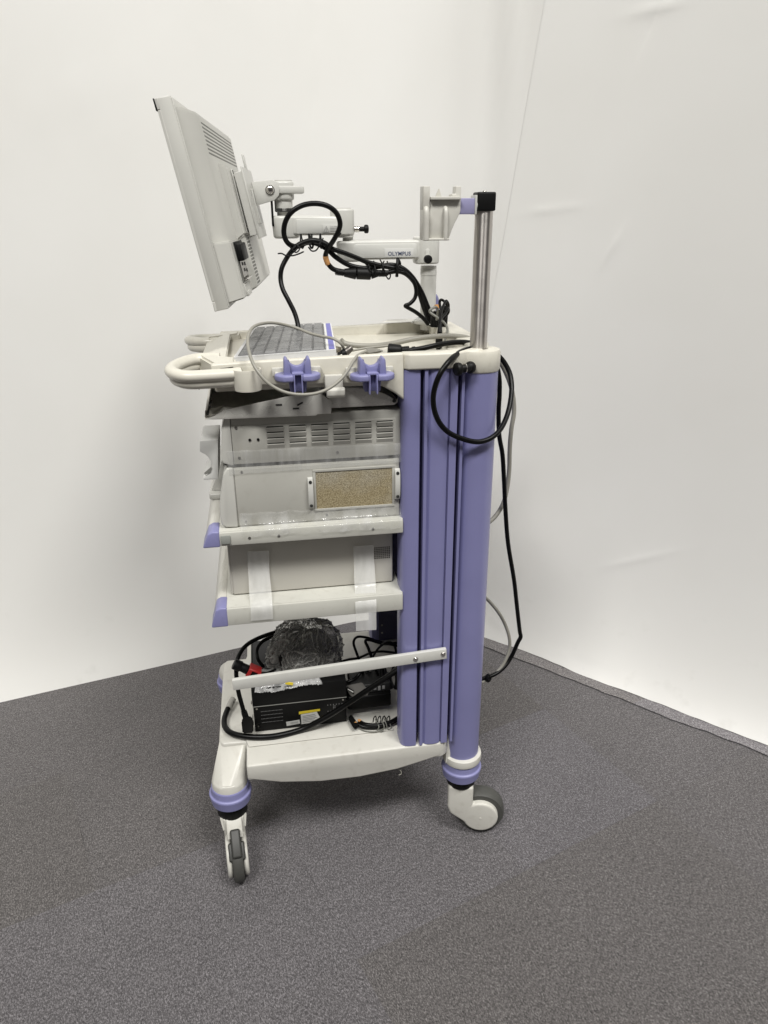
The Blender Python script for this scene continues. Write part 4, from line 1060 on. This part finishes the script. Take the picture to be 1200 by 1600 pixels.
# thick black cable with a labelled end, lying along the deck
c1 = cable('power_cable', 'thick black cable with a grey sleeved end, curving across the deck past the power unit', [(-.1279, .2174, .325), (-.1387, .1951, .32), (-.1461, .1578, .319), (-.1414, .1245, .318), (-.1215, .0999, .318), (-.0785, .0819, .318), (-.0267, .0761, .318), (.0338, .0873, .319), (.0876, .083, .3464), (.1492, .082, .3847), (.2103, .08, .427), (.2754, .078, .4702), (.3248, .082, .488)], .0068)
bm = new(); tube(bm, [(-.1255, .2248, .327), (-.131, .2141, .324), (-.1371, .1967, .3205)], .0078, 14, 6); obj('sleeve', bm, 'greyplug', c1)
# cord with an IEC plug standing in front of the power unit
c2 = cable('mains_cable', 'black mains cord running down to a plug beside the left end of the power unit', [(.0242, .24, .5017), (-.0103, .23, .5043), (-.0534, .2, .5095), (-.0834, .17, .5086), (-.1002, .14, .4967), (-.1048, .125, .4723), (-.1038, .115, .4297), (-.0989, .108, .3983), (-.0936, .1, .371)], .0050)
bm = new(); tube(bm, [(-.0945, .101, .3795), (-.0901, .096, .359)], .0072, 12, 5)
hull(bm, [V(P(x, y, yy)) for yy in (.078, .100) for x, y in ((377, 1127), (396, 1124), (379, 1146), (396, 1145), (381, 1119), (390, 1118))], 0, .0025); obj('plug', bm, 'black', c2)
cable('mains_cable', 'black cord looping beside the left of the grey bag, inside the first cord', [(-.0426, .16, .4553), (-.0545, .16, .4781), (-.0547, .18, .4937), (-.0387, .2, .5025), (-.0077, .22, .501)], .0042)
# black plug with a red latch cage
c3 = thing('latch_plug', 'black plug with a red latch sleeve hanging above the left end of the guard bar', 'plug', (-.0798, .115, .476))
a, b_ = V((-.108, .115, .502)), V((-.0749, .112, .4827))
bm = new(); cyl(bm, a, a.lerp(b_, .5), .0125, n=24, bev=.002); cyl(bm, a.lerp(b_, .5), b_, .0105, n=24, bev=.001)
cyl(bm, V((-.0878, .112, .4843)), V((-.0714, .112, .4718)), .006, n=14); obj('plug_body', bm, 'black', c3)
d_ = (b_ - a).normalized()
bm = new(); X_, Y_ = frame(d_)
Tm = Matrix((( d_.x, X_.x, Y_.x, 0), (d_.y, X_.y, Y_.y, 0), (d_.z, X_.z, Y_.z, 0), (0, 0, 0, 1)))
Tm = Matrix.Translation(b_ + d_*.012) @ Tm
for s in (-1, 1):
    box(bm, (-.0145, -.013, s*.0105 - .002), (.0145, .013, s*.0105 + .002), .001, 1, Tm); 
    box(bm, (-.0145, s*.0115 - .0018, -.011), (-.006, s*.0115 + .0018, .011), .001, 1, Tm); box(bm, (.008, s*.0115 - .0018, -.011), (.0145, s*.0115 + .0018, .011), .001, 1, Tm)
box(bm, (-.0145, -.010, -.009), (-.011, .010, .009), .001, 1, Tm); obj('latch_sleeve', bm, 'red', c3)
bm = new(); box(bm, (-.010, -.009, -.0085), (.010, .009, .0085), .001, 1, Tm); obj('core', bm, 'black', c3)
bm = new(); tube(bm, [b_ + d_*.02, V((-.037, .125, .4604)), V((-.0131, .15, .4512)), V((.0086, .18, .4393))], .0035, 10, 6); obj('cord', bm, 'rubber', c3)

# adapters stacked on the right of the base, next to the column
ad = thing('power_adapter', 'long black power adapter, lower of two against the purple column', 'power adapter', (.21, .17, .335))
bm = new(); box(bm, (.152, .125, .329), (.258, .195, .366), .004, 3); box(bm, (.156, .128, .3655), (.258, .192, .369), .002); obj('body', bm, 'boxblack', ad)
bm = new(); cyl(bm, (.152, .15, .345), (.140, .149, .343), .0065, n=14); obj('strain_relief', bm, 'black', ad)
ad2 = thing('power_adapter', 'dark grey power adapter with embossed lettering, upper of two against the purple column', 'power adapter', (.21, .175, .369))
bm = new(); box(bm, (.160, .130, .370), (.258, .205, .395), .004, 3); bdy = obj('body', bm, 'brick', ad2)
bm = new()
for k in range(7):
    box(bm, (.174 + k*.0105, .1290, .378 - .0025*(k % 2)), (.1805 + k*.0105, .1302, .388), .0005)
obj('embossing', bm, 'greyink', bdy)
bm = new(); box(bm, (.174, .1285, .377), (.182, .1294, .3845), .0004); box(bm, (.184, .1285, .377), (.190, .1294, .381), .0004); obj('white_mark', bm, 'label', bdy)
ad3 = thing('plug_adapter', 'grey-topped plug adapter with a white slot, between the power unit and the column', 'plug adapter', (.165, .15, .395))
bm = new(); hull(bm, [V(P(x, y, yy)) for yy in (.128, .168) for x, y in ((541, 1071), (551, 1090), (575, 1080), (566, 1066), (553, 1096), (577, 1090), (543, 1080))], 0, .002); obj('body', bm, mat('dusty_grey_plastic', (.14, .135, .125), .5, dirt=.4), ad3)
bm = new(); hull(bm, [V(P(x, y, yy)) for yy in (.1255, .129) for x, y in ((542.5, 1073), (553, 1079), (543, 1078), (553, 1085))]); sl = obj('slot', bm, 'black', ad3)
bm = new(); hull(bm, [V(P(x, y, yy)) for yy in (.1245, .1256) for x, y in ((543.5, 1076), (552, 1080.5), (543.5, 1077.6), (552, 1082.3))]); obj('contact', bm, 'label', sl)
bm = new(); ball(bm, (.1793, .135, .3865), .004); ball(bm, (.1957, .14, .3902), .004); ball(bm, (.1782, .15, .3891), .003); obj('screw', bm, 'hole', ad3)

G = 'thin black cords tangled beside the column on the base'
cable('thin_cord', 'tall thin black cord loop right of the grey bag', [(.1947, .17, .3578), (.1954, .18, .4075), (.1833, .19, .4489), (.178, .2, .4726), (.1882, .21, .4809), (.2119, .22, .4711), (.2408, .22, .4567), (.2816, .22, .4409), (.3096, .22, .4301)], .0032, group=G)
cable('thin_cord', 'second thin black cord loop, nearer the column', [(.2399, .16, .3686), (.2244, .17, .4201), (.2122, .18, .463), (.206, .19, .4794), (.2186, .2, .4754), (.257, .22, .4474), (.298, .22, .4465)], .0036, group=G)
cable('thin_cord', 'black cord arching from behind the guard bar to the column', [(.208, .18, .3966), (.2229, .19, .4294), (.2408, .2, .4507), (.2602, .2, .4633), (.2763, .2, .4578), (.2825, .19, .4373), (.2758, .18, .4072), (.2578, .17, .3784)], .0030, group=G)
cable('thin_cord', 'black cord running flat from the bag to the adapters', [(.144, .2, .4209), (.1665, .2, .4257), (.189, .2, .4268), (.2213, .2, .438), (.2536, .2, .438), (.2991, .2, .4252)], .0030, group=G)
cable('thin_cord', 'black cord bending down right of the power unit under the guard bar', [(.1516, .15, .3943), (.169, .15, .3996), (.1818, .15, .411), (.1912, .16, .4197), (.2009, .17, .4414)], .0042, group=G)
cable('thin_cord', 'black cord slanting up to the column below the guard bar', [(.1968, .15, .3661), (.2208, .15, .3781), (.2512, .15, .4005), (.2926, .15, .4326)], .0042, group=G)
cable('thin_cord', 'black cord dropping over the upper power adapter', [(.2387, .15, .4317), (.2408, .145, .4015), (.2367, .14, .3832), (.2453, .135, .3706)], .0060, group=G)
cable('thin_cord', 'black cord dropping beside the column over the adapters', [(.2717, .14, .4234), (.2771, .135, .4002), (.273, .13, .3744)], .0075, group=G)
for a, b_, lb in (((575, 1048), (582, 1076), 'fat black plug cord standing left of the upper adapter'), ((606, 1052), (612, 1076), 'fat black cord end standing behind the upper adapter')):
    cable('short_cable', lb, path((a[0], a[1], .185), ((a[0]+b_[0])/2 - 2, (a[1]+b_[1])/2, .18), (b_[0], b_[1], .17)), .0095, 'brick')
# plugs and cords lying in front of the adapters
c5 = thing('cord_plug', 'black plug with orange tags lying in front of the lower adapter', 'plug', (.1611, .0925, .312))
bm = new(); hull(bm, [PZ(x, y, z) for z in (.312, .327) for x, y in ((543, 1122), (553, 1139), (562, 1134), (549, 1116))], 0, .003); obj('plug_body', bm, 'black', c5)
bm = new(); hull(bm, [PZ(x, y, z) for z in (.311, .3135) for x, y in ((542, 1125), (553, 1143), (566, 1137), (560, 1130))], 0, .001); obj('wrapper', bm, 'band', c5)
for pts in (((558, 1125), (561, 1123), (565, 1125), (561, 1128)), ((553, 1129), (556, 1127), (558, 1129))):
    bm = new(); hull(bm, [PZ(x, y, z) for z in (.328, .3295) for x, y in pts]); obj('tag', bm, 'orange', c5)
bm = new(); tube(bm, [(.1678, .0835, .32), (.1847, .0724, .317), (.2147, .067, .317), (.2466, .072, .318), (.2848, .0918, .32)], .0046, 12, 8); tube(bm, [(.1735, .0908, .321), (.1877, .0712, .325), (.2175, .0647, .324), (.2499, .0733, .324), (.2856, .0962, .326)], .0046, 12, 8); obj('cord', bm, 'rubber', c5)
random.seed(11)
for k, lb in enumerate(('pale loop of thin wire lying on the deck in front of the cords', 'curly thin wire tie, middle one in front of the cords', 'curly thin wire tie nearest the column')):
    if k == 0: pts = [PZ(x, y, .313) for x, y in ((560, 1137), (570, 1142), (586, 1143), (598, 1139), (604, 1134), (590, 1131))]
    elif k == 1: pts = [PZ(x, y, z) for x, y, z in ((586, 1124, .33), (592, 1135, .325), (590, 1141, .313), (598, 1142, .313), (600, 1134, .325), (594, 1122, .333))]
    else: pts = [PZ(x, y, z) for x, y, z in ((598, 1120, .335), (603, 1130, .327), (606, 1139, .313), (611, 1137, .313), (608, 1129, .325), (600, 1118, .335))]
    cable('wire_tie', lb, pts, .0013, 'dgcable', group='thin wire ties on the base deck', cat='wire tie', n=8)
for k, x in enumerate((583, 590, 597, 604)):
    pts = [PZ(x, 1128, .322), PZ(x + 1, 1122, .336), PZ(x + 4, 1119, .338), PZ(x + 5, 1125, .33), PZ(x + 4, 1132, .322)]
    cable('wire_tie', 'small black wire tie wrapped round the cords in front of the lower adapter', pts, .0014, 'rubber', group='small black wire ties round the cords', cat='wire tie', n=8)

# ---- monitor cables on the swivel arm
YC = .372
mc = cable('monitor_cable', 'thick black cable dropping from the upper arm link down behind the keyboard', [(.0873, .3, 1.2102), (.086, .31, 1.228), (.0807, .32, 1.25), (.0688, .33, 1.2763), (.0593, .34, 1.297), (.0561, .35, 1.3177), (.0596, .355, 1.3385), (.0706, .36, 1.3579), (.0855, .36, 1.376), (.1041, .36, 1.3888), (.1281, .362, 1.395), (.1531, .364, 1.3894), (.1737, .364, 1.3773), (.202, .366, 1.3675), (.2305, .368, 1.3563), (.2522, .37, 1.3477), (.2887, .372, 1.3388), (.318, .372, 1.3328), (.342, .374, 1.3212), (.3604, .376, 1.3026), (.3746, .378, 1.2782), (.3845, .38, 1.252), (.3937, .385, 1.2251), (.4045, .39, 1.2035)], .0052, n=14)
c_l = cable('monitor_cable', 'black cable forming the large ring in front of the upper arm link', path((545, 427, YC), (532, 424, YC), (520, 420, YC), (512, 411, YC), (508.5, 400, YC - .004), (513, 388, YC - .012), (522, 374, YC - .02), (530, 358, YC - .026), (531, 346, YC - .03), (525, 332, YC - .03), (512, 322, YC - .03), (494, 318, YC - .03), (474, 320.5, YC - .03), (457, 330, YC - .03), (447, 344, YC - .028), (443.5, 360, YC - .024), (446, 374, YC - .018), (454, 383, YC - .01), (466, 385, YC - .004), (480, 379, YC), (496, 381, YC + .004), (512, 390, YC + .002), (525, 402, YC), (545, 414, YC), (568, 419, YC), (590, 417, YC + .004), (612, 414, YC + .006), (630, 420, YC + .004), (645, 434, YC + .002), (658, 455, YC + .004), (667, 476, YC + .006), (675, 496, YC + .01), (680, 508, YC + .014)), .0055, n=14)
bm = new(); tube(bm, path((512.5, 413, YC - .001), (509.5, 405, YC - .003), (508.6, 400, YC - .005)), .0062, 14, 5); obj('tape_ring', bm, 'orange', c_l)
cn = thing('cable_connector', 'fat black inline connector hanging under the lower arm link', 'connector', P(558, 434, YC))
a, b_, c_, d_ = [V(P(x, y, YC)) for x, y in ((536, 426), (555, 427), (578, 428), (590, 427))]
bm = new(); tube(bm, [a, a.lerp(b_, .5), b_], .0135, 18, 4, radii=(.008, .0135)); obj('plug_half', bm, 'black', cn)
bm = new(); tube(bm, [b_ + V((.001, 0, 0)), b_.lerp(c_, .5), c_], .013, 18, 4); tube(bm, [c_, d_], .0125, 18, 4, radii=(.0125, .0075)); obj('socket_half', bm, 'black', cn)
bm = new()
for k in range(6): p = V(P(525 + k*2, 424.4 + k*.25, YC)); q = V(P(526 + k*2, 424.6 + k*.25, YC)); cyl(bm, p, q, .0078, n=16)
for k in range(6): p = V(P(590 + k*2.2, 427, YC)); q = V(P(591.2 + k*2.2, 427, YC)); cyl(bm, p, q, .0078, n=16)
tube(bm, path((524, 424, YC), (538, 426.5, YC)), .0062, 14, 3); tube(bm, path((588, 427, YC), (606, 426.5, YC)), .0062, 14, 3)
obj('strain_relief', bm, 'black', cn)
cable('monitor_cable', 'black cable from the inline connector down to the arm foot', path((604, 426.5, YC), (620, 424, YC), (634, 428, YC), (646, 440, YC + .002), (654, 456, YC + .004), (660, 475, YC + .01), (666, 492, YC + .015), (672, 507, YC + .02)), .0050)
cable('monitor_cable', 'black cable with a kink hanging slack left of the arm foot', path((632, 425, YC), (645, 438, YC - .004), (650, 452, YC - .006), (648.5, 465, YC - .008), (641, 474, YC - .01), (633.5, 477.5, YC - .01), (637, 480.5, YC - .01), (650, 488, YC - .004), (661, 497, YC), (669, 507, YC + .004)), .0045)
cable('monitor_cable', 'black cable along the top of the bundle under the upper link', [(.0888, .366, 1.3797), (.1047, .368, 1.3899), (.1301, .37, 1.396), (.1523, .37, 1.3918), (.1689, .37, 1.3824)], .0048)
# twist ties that hold the bundle
def tie(pts, lb, grp): return cable('twist_tie', lb, path(*pts), .0016, 'black', grp, 'cable tie', 6, 8)
UL = 'black twist tie hanging from the upper arm link round the cable bundle'; LLk = 'black twist tie on the lower arm link round the cable bundle'
GU, GL = 'black ties under the upper arm link', 'black ties under the lower arm link'
for x0, lean in ((469.5, 0), (482, 1.5), (486.5, -2), (500, -1)):
    tie(((x0, 366, .386), (x0 + lean*.5, 374, .366), (x0 + lean, 382, .358), (x0 + lean + 3, 388, .36), (x0 + lean + 5, 383, .37), (x0 + lean*.5 + 2, 372, .38), (x0 + 1, 366, .388)), UL, GU)
tie(((505, 372, .36), (500, 382, .356), (494, 391, .358), (487, 392, .36), (482, 386, .364)), 'black twist tie curling below the middle of the upper link', GU)
tie(((533, 364, .35), (525, 373, .348), (516, 384, .35), (512, 392, .352)), 'black twist tie slanting off the right of the cable ring', GU)
tie(((434, 396.5, .36), (440, 396, .358), (446, 399, .356), (452, 400, .354)), 'short black tie end sticking out left of the cable', GU)
tie(((475, 393, .35), (466, 397, .35), (457, 399.5, .35), (454, 398, .352), (463, 390, .355), (470, 380, .36)), 'curled black tie end below the cable ring', GU)
tie(((452, 384, .35), (458, 392, .348), (464, 394, .348), (468, 388, .35), (462, 381, .354)), 'knotted black tie where the drop cable leaves the bundle', GU)
for pts in (((577.5, 408, .386), (577, 416, .364), (578, 424, .36), (582, 424, .37), (579, 414, .38)), ((584, 408, .386), (585.5, 416, .364), (587, 428, .358), (585, 433, .362), (584, 420, .37)), ((594, 406, .378), (598, 414, .362), (602, 428, .358), (607, 436, .36), (610, 430, .37), (606, 415, .38), (605, 408, .386)), ((600, 408, .386), (597, 416, .366), (599, 424, .362)), ((569, 409, .386), (573, 414, .37), (579, 417, .364))):
    tie(pts, LLk, GL)
bm = new(); tube(bm, [(.319, .366, 1.355), (.3168, .358, 1.3419), (.3161, .358, 1.3283), (.3161, .362, 1.3171)], .0036, 10, 6); tube(bm, [(.319, .366, 1.355), (.3268, .38, 1.3432), (.3269, .388, 1.3261)], .0030, 10, 6)
tag(obj('strap_tie', bm, 'black'), 'broad black strap tie beneath the lettering on the lower link', 'cable tie', GL)
for x0 in (530,):
    pass

# ---- plugs and cords behind the arm foot
pg = thing('upright_plug', 'black plug standing upright in front of the arm foot, with a thin cord', 'plug', (.3414, .0332, 1.21))
a, b_ = V((.3782, .18, 1.1815)), V((.3806, .19, 1.2131))
bm = new(); hull(bm, [V(P(x, y, yy)) for yy in (.17, .195) for x, y in ((680, 546), (689, 546), (681, 524), (692, 522), (691, 544), (684, 519), (690, 518))], 0, .002); cyl(bm, V((.3745, .185, 1.2153)), V((.3772, .195, 1.2322)), .0055, .0040, n=14); obj('plug_body', bm, 'black', pg)
bm = new(); tube(bm, [(.3772, .195, 1.2309), (.3812, .21, 1.2459), (.39, .23, 1.2605), (.4031, .25, 1.2738), (.4116, .26, 1.2618), (.4037, .25, 1.2497), (.3891, .23, 1.2405), (.3787, .21, 1.2341)], .0028, 10, 8); obj('cord', bm, 'rubber', pg)
cable('thin_cord', 'thin dark cord bent in a diamond shape in front of the arm foot', [(.3884, .2, 1.1939), (.3987, .22, 1.2053), (.4049, .24, 1.2172), (.3985, .25, 1.2296), (.385, .26, 1.2396), (.3729, .27, 1.2482), (.3742, .27, 1.2542), (.388, .28, 1.2575), (.3974, .3, 1.2467), (.3973, .31, 1.2259)], .0026, 'dgcable')
cable('thin_cord', 'thin black cord making a narrow upright loop beside the orange tag', [(.3978, .27, 1.2242), (.4013, .28, 1.2435), (.3989, .29, 1.2643), (.4016, .29, 1.2717), (.409, .29, 1.2681), (.418, .29, 1.2556), (.4223, .3, 1.2446), (.4153, .3, 1.2337), (.4053, .3, 1.22)], .0030)
for k, x in enumerate((676, 680, 684, 694)):
    cable('monitor_cable', 'short upright black cable end packed at the foot of the arm', path((x, 511, .335 - k*.004), (x + .5, 500, .335 - k*.004), (x + 2, 488 - 2*k, .33)), .0058 if k < 3 else .0075, group='black cable ends at the arm foot')
bm = new(); hull(bm, [V(P(x, y, yy)) for yy in (.30, .33) for x, y in ((690, 476), (699, 478), (703, 485), (697, 489), (690, 486))], 0, .004); tag(obj('cable_plug', bm, 'brick'), 'dark blocky cable plug leaning behind the thin cord loops at the arm foot', 'plug')
bm = new(); cyl(bm, (.3982, .31, 1.251), (.3978, .312, 1.2592), .0055, n=14); tag(obj('orange_tag', bm, 'orange'), 'small orange tape tag on the cables at the arm foot', 'tag')
bm = new()
for k in range(3): tube(bm, path((645 + 3*k, 504 - k*2, .42), (650 + 4*k, 498 - k, .43), (660 + 3*k, 502, .42)), .003, 8, 6)
grid(bm, lambda u, v: V(P(642 + 26*u, 504 - 8*sin(pi*u)*(1 - .5*v), .43 - .05*v)) + V((0, 0, .004*noise.noise(V((u*8, v*6, 3))))), 16, 10)
tag(obj('loose_wrapper', bm, 'sleeve'), 'crumpled clear wrapper lying at the back rim by the arm foot', 'plastic wrapper')
bm = new(); hull(bm, [(.285, .41, 1.2105), (.37, .415, 1.2105), (.31, .44, 1.2125), (.37, .44, 1.2125)], 0, 0); tag(obj('loose_flap', bm, 'white'), 'thin white flap resting on the back corner of the cart top', 'flap')

# ---- grey cables on the table
g1 = cable('keyboard_cable', 'thin grey cable over the keyboard, drooping in a big loop across the purple hooks', [(.1731, .08, 1.2032), (.1634, .07, 1.2101), (.1527, .06, 1.2205)][0:0] + [(.1568, .09, 1.1996), (.1601, .085, 1.2077), (.1537, .08, 1.2197), (.1398, .085, 1.2278), (.1228, .1, 1.2297), (.0998, .12, 1.2335), (.0766, .14, 1.2412), (.052, .14, 1.2487), (.0272, .12, 1.2558), (.0063, .09, 1.2586), (-.0082, .06, 1.2573), (-.0161, .03, 1.2516), (-.0196, 0, 1.2416), (-.0183, -.03, 1.2288), (-.013, -.05, 1.2123), (-.0044, -.062, 1.1978), (.0076, -.068, 1.1831), (.0221, -.07, 1.1718), (.0412, -.072, 1.163), (.0631, -.072, 1.1586), (.0855, -.07, 1.1582), (.1048, -.068, 1.162), (.1225, -.062, 1.169), (.1398, -.052, 1.1798), (.1532, -.038, 1.1912), (.1638, -.02, 1.2011), (.1736, 0, 1.207), (.1873, .03, 1.2077), (.2011, .05, 1.2073)], .0029, 'gcable')
bm = new(); hull(bm, [V(P(x, y, yy)) for yy in (.045, .075) for x, y in ((567, 552), (571, 545), (580, 543), (596, 546), (601, 549), (590, 552), (577, 554))], 0, .003); obj('grey_plug', bm, 'greyplug', g1)
g2 = cable('grey_cable', 'thick grey cable crossing the cart top and hanging behind the purple corner post', [(.1583, .12, 1.2193), (.1657, .12, 1.2129), (.1802, .115, 1.2094), (.2031, .115, 1.2068), (.2321, .12, 1.2056), (.2663, .13, 1.2073), (.3076, .14, 1.2126), (.3498, .15, 1.2148), (.3929, .16, 1.2132), (.4301, .17, 1.2066), (.4643, .18, 1.1919), (.4939, .19, 1.1703), (.5189, .2, 1.1413), (.5422, .21, 1.1016), (.5553, .215, 1.0623), (.559, .215, 1.0282), (.5535, .21, .9924), (.5525, .21, .9468), (.5543, .21, .8922), (.5499, .205, .8465), (.5407, .2, .8136), (.5231, .19, .7912), (.5034, .18, .7789), (.4742, .16, .7767), (.4455, .14, .7796)], .0052, 'gcable')
bm = new(); tube(bm, [(.2544, .1, 1.2081), (.2146, .09, 1.2074), (.1888, .085, 1.2055), (.1694, .08, 1.2033)], .0022, 10, 6); tag(obj('thin_cord', bm, 'gcable'), 'short thin grey cord lying along the front rim behind the right hook', 'cable')
ps = thing('small_plug', 'small dark barrel plug lying beside the blue end of the keyboard', 'plug', (.1644, .07, 1.204))
bm = new(); cyl(bm, (.1594, .07, 1.2005), (.1739, .075, 1.2113), .0075, .0065, n=18, bev=.001); obj('plug_body', bm, mat('dark_metal_plug', (.12, .11, .10), .35, metal=.6), ps)
bm = new(); cyl(bm, (.1551, .07, 1.2001), (.1632, .07, 1.2028), .0078, n=18, bev=.001); tube(bm, [(.1459, .07, 1.1998), (.1546, .07, 1.2043), (.1597, .07, 1.2102)], .003, 8, 5); obj('boot', bm, 'black', ps)
bm = new(); cyl(bm, (.1445, .09, 1.2068), (.1557, .09, 1.2045), .006, n=16, bev=.001); obj('metal_tip', bm, mat('dull_bronze', (.28, .25, .2), .4, metal=.5), ps)

# ---- black lead with its fat connector, loop and long drop behind the column
bl = cable('power_lead', 'black lead from a round connector on the cart top, dropping straight behind the corner post', [(.2722, .06, 1.2037), (.2911, .06, 1.2048), (.3125, .06, 1.2078), (.3389, .065, 1.2115), (.3722, .08, 1.2129), (.4077, .1, 1.2092), (.4464, .13, 1.1966), (.4754, .15, 1.1778), (.4923, .16, 1.1553), (.5029, .165, 1.1211), (.5072, .17, 1.085), (.5074, .17, 1.0423), (.5117, .17, .9911), (.5235, .175, .9442), (.5326, .18, .8805), (.5411, .18, .8004), (.5524, .18, .7171), (.5729, .18, .6208), (.5864, .18, .5392), (.5974, .18, .4735), (.6013, .18, .4543), (.5947, .18, .438), (.5788, .18, .394), (.5547, .17, .3707), (.5233, .16, .36), (.4816, .15, .3605), (.4454, .14, .3663)], .0052)
bm = new(); cyl(bm, (.2431, .065, 1.2063), (.2689, .062, 1.2035), .0125, .0115, n=22, bev=.003)
for k in range(4): cyl(bm, P(628 + 3*k, 548.3 - .25*k, .061), P(630 + 3*k, 548.1 - .25*k, .061), .0085, n=16)
cyl(bm, (.29, .061, 1.2047), (.2963, .061, 1.2052), .0065, n=14); obj('connector', bm, 'black', bl)
cable('coiled_lead', 'black cable hung in one large ring over the pole collar', [(.4353, .085, 1.2031), (.4067, .05, 1.2061), (.378, .02, 1.2061), (.3491, -.015, 1.2002), (.3288, -.03, 1.1838), (.3168, -.032, 1.1611), (.3123, -.028, 1.1329), (.3167, -.022, 1.1044), (.3282, -.018, 1.0792), (.3455, -.016, 1.0601), (.369, -.015, 1.047), (.3981, -.013, 1.037), (.4197, -.01, 1.0362), (.4407, -.004, 1.0424), (.4603, .01, 1.0543), (.4778, .03, 1.0729), (.4904, .05, 1.0961), (.4984, .07, 1.1213), (.4987, .085, 1.1443), (.4899, .095, 1.1648), (.4758, .1, 1.1813), (.459, .1, 1.1934), (.4411, .095, 1.2013)], .0052)
cable('grey_cable', 'thinner grey cable curving out low behind the purple corner post', [(.445, .12, .6469), (.4756, .14, .6147), (.5073, .16, .5763), (.5353, .17, .5374), (.5574, .18, .4964), (.5707, .18, .4577), (.5735, .18, .4253), (.5635, .175, .3933), (.5479, .17, .3715), (.5235, .16, .3561), (.4937, .15, .3513), (.4539, .14, .3595)], .0042, 'gcable')
bm = new(); tube(bm, [(.5171, .152, .3663), (.5106, .152, .3613), (.5143, .152, .3551)], .0085, 10, 4); tag(obj('cable_tie', bm, 'black'), 'black tie binding the black and grey cables low behind the corner post', 'cable tie')
cable('floor_hook', 'thin bent wire hook under the near edge of the base', [(.2537, .01, .232), (.2594, .008, .2309), (.2606, .006, .2229), (.2544, .006, .22)], .0009, 'gcable', cat='hook')

# ================================================================== light and camera
w = bpy.data.worlds.new('World'); bpy.context.scene.world = w; w.use_nodes = True
wn_, wl = w.node_tree.nodes, w.node_tree.links
bg = wn_['Background']; tc = wn_.new('ShaderNodeTexCoord'); sp = wn_.new('ShaderNodeSeparateXYZ'); wl.new(tc.outputs['Generated'], sp.inputs[0])
rp = wn_.new('ShaderNodeValToRGB'); e = rp.color_ramp.elements
e[0].position = .0; e[0].color = (.24, .235, .23, 1); e[1].position = 1; e[1].color = (1.15, 1.15, 1.12, 1)
k = e.new(.47); k.color = (.22, .215, .21, 1); k = e.new(.57); k.color = (.36, .355, .345, 1); k = e.new(.74); k.color = (.95, .94, .92, 1)
mr = wn_.new('ShaderNodeMapRange'); mr.inputs[1].default_value = -1; mr.inputs[2].default_value = 1; wl.new(sp.outputs[2], mr.inputs[0]); wl.new(mr.outputs[0], rp.inputs[0]); 
# bright and dark upright bands added behind the camera for reflections in the pole
gr_ = wn_.new('ShaderNodeTexGradient'); gr_.gradient_type = 'RADIAL'; wl.new(tc.outputs['Generated'], gr_.inputs[0])
rb = wn_.new('ShaderNodeValToRGB'); el = rb.color_ramp.elements
el[0].position = .0; el[0].color = (1, 1, 1, 1); el[1].position = 1; el[1].color = (1, 1, 1, 1)
for ps, c_ in ((.06, .8), (.10, .35), (.125, .3), (.14, 1.7), (.17, 1.8), (.19, .4), (.225, .25), (.24, 1.3), (.265, 1.5), (.28, .3), (.33, .22), (.35, 1.8), (.39, 1.6), (.41, .45), (.46, .8)):
    k = el.new(ps); k.color = (c_, c_*.98, c_*.96, 1)
mm_ = wn_.new('ShaderNodeMix'); mm_.data_type = 'RGBA'; mm_.blend_type = 'MULTIPLY'; mm_.inputs[0].default_value = 1
wl.new(rp.outputs[0], mm_.inputs[6]); wl.new(rb.outputs[0], mm_.inputs[7]); wl.new(mm_.outputs[2], bg.inputs[0])
bg.inputs[1].default_value = .27
def area(name, loc, target, sx, sy, power, col=(1, .985, .95)):
    d = bpy.data.lights.new(name, 'AREA'); d.shape = 'RECTANGLE'; d.size = sx; d.size_y = sy; d.energy = power; d.color = col
    o = bpy.data.objects.new(name, d); C.objects.link(o); o.location = loc
    o.rotation_euler = (V(target) - V(loc)).to_track_quat('-Z', 'Y').to_euler(); return o
area('distant_lamp', (3.4, -5.6, 11.5), (.1, .4, .6), 4.2, 1.4, 1230)  # two big lamps added far off for even light, not ceiling fittings
area('distant_lamp', (-3.8, -6.4, 11.0), (.1, .4, .6), 4.2, 1.4, 1130)

cam_d = bpy.data.cameras.new('camera'); cam = bpy.data.objects.new('camera', cam_d); C.objects.link(cam)
PITCH, YAW, ROLL = radians(22.3), radians(9.5), radians(-.4)
f_ = V((sin(YAW)*cos(PITCH), cos(YAW)*cos(PITCH), -sin(PITCH))); r_ = V((cos(YAW), -sin(YAW), 0)); u_ = r_.cross(f_)
r2 = r_*cos(ROLL) + u_*sin(ROLL); u2 = u_*cos(ROLL) - r_*sin(ROLL)
cam.matrix_world = Matrix(((r2.x, u2.x, -f_.x, 0), (r2.y, u2.y, -f_.y, -1.33), (r2.z, u2.z, -f_.z, 1.45), (0, 0, 0, 1)))
cam_d.sensor_width = 36; cam_d.sensor_fit = 'AUTO'; cam_d.lens = 1140/1600*36; cam_d.clip_start = .05; cam_d.clip_end = 60
sc = bpy.context.scene; sc.camera = cam
sc.render.engine = 'CYCLES'; sc.view_settings.view_transform = 'Standard'; sc.view_settings.look = 'None'; sc.view_settings.exposure = 0
sc.cycles.max_bounces = 8; sc.cycles.transparent_max_bounces = 12
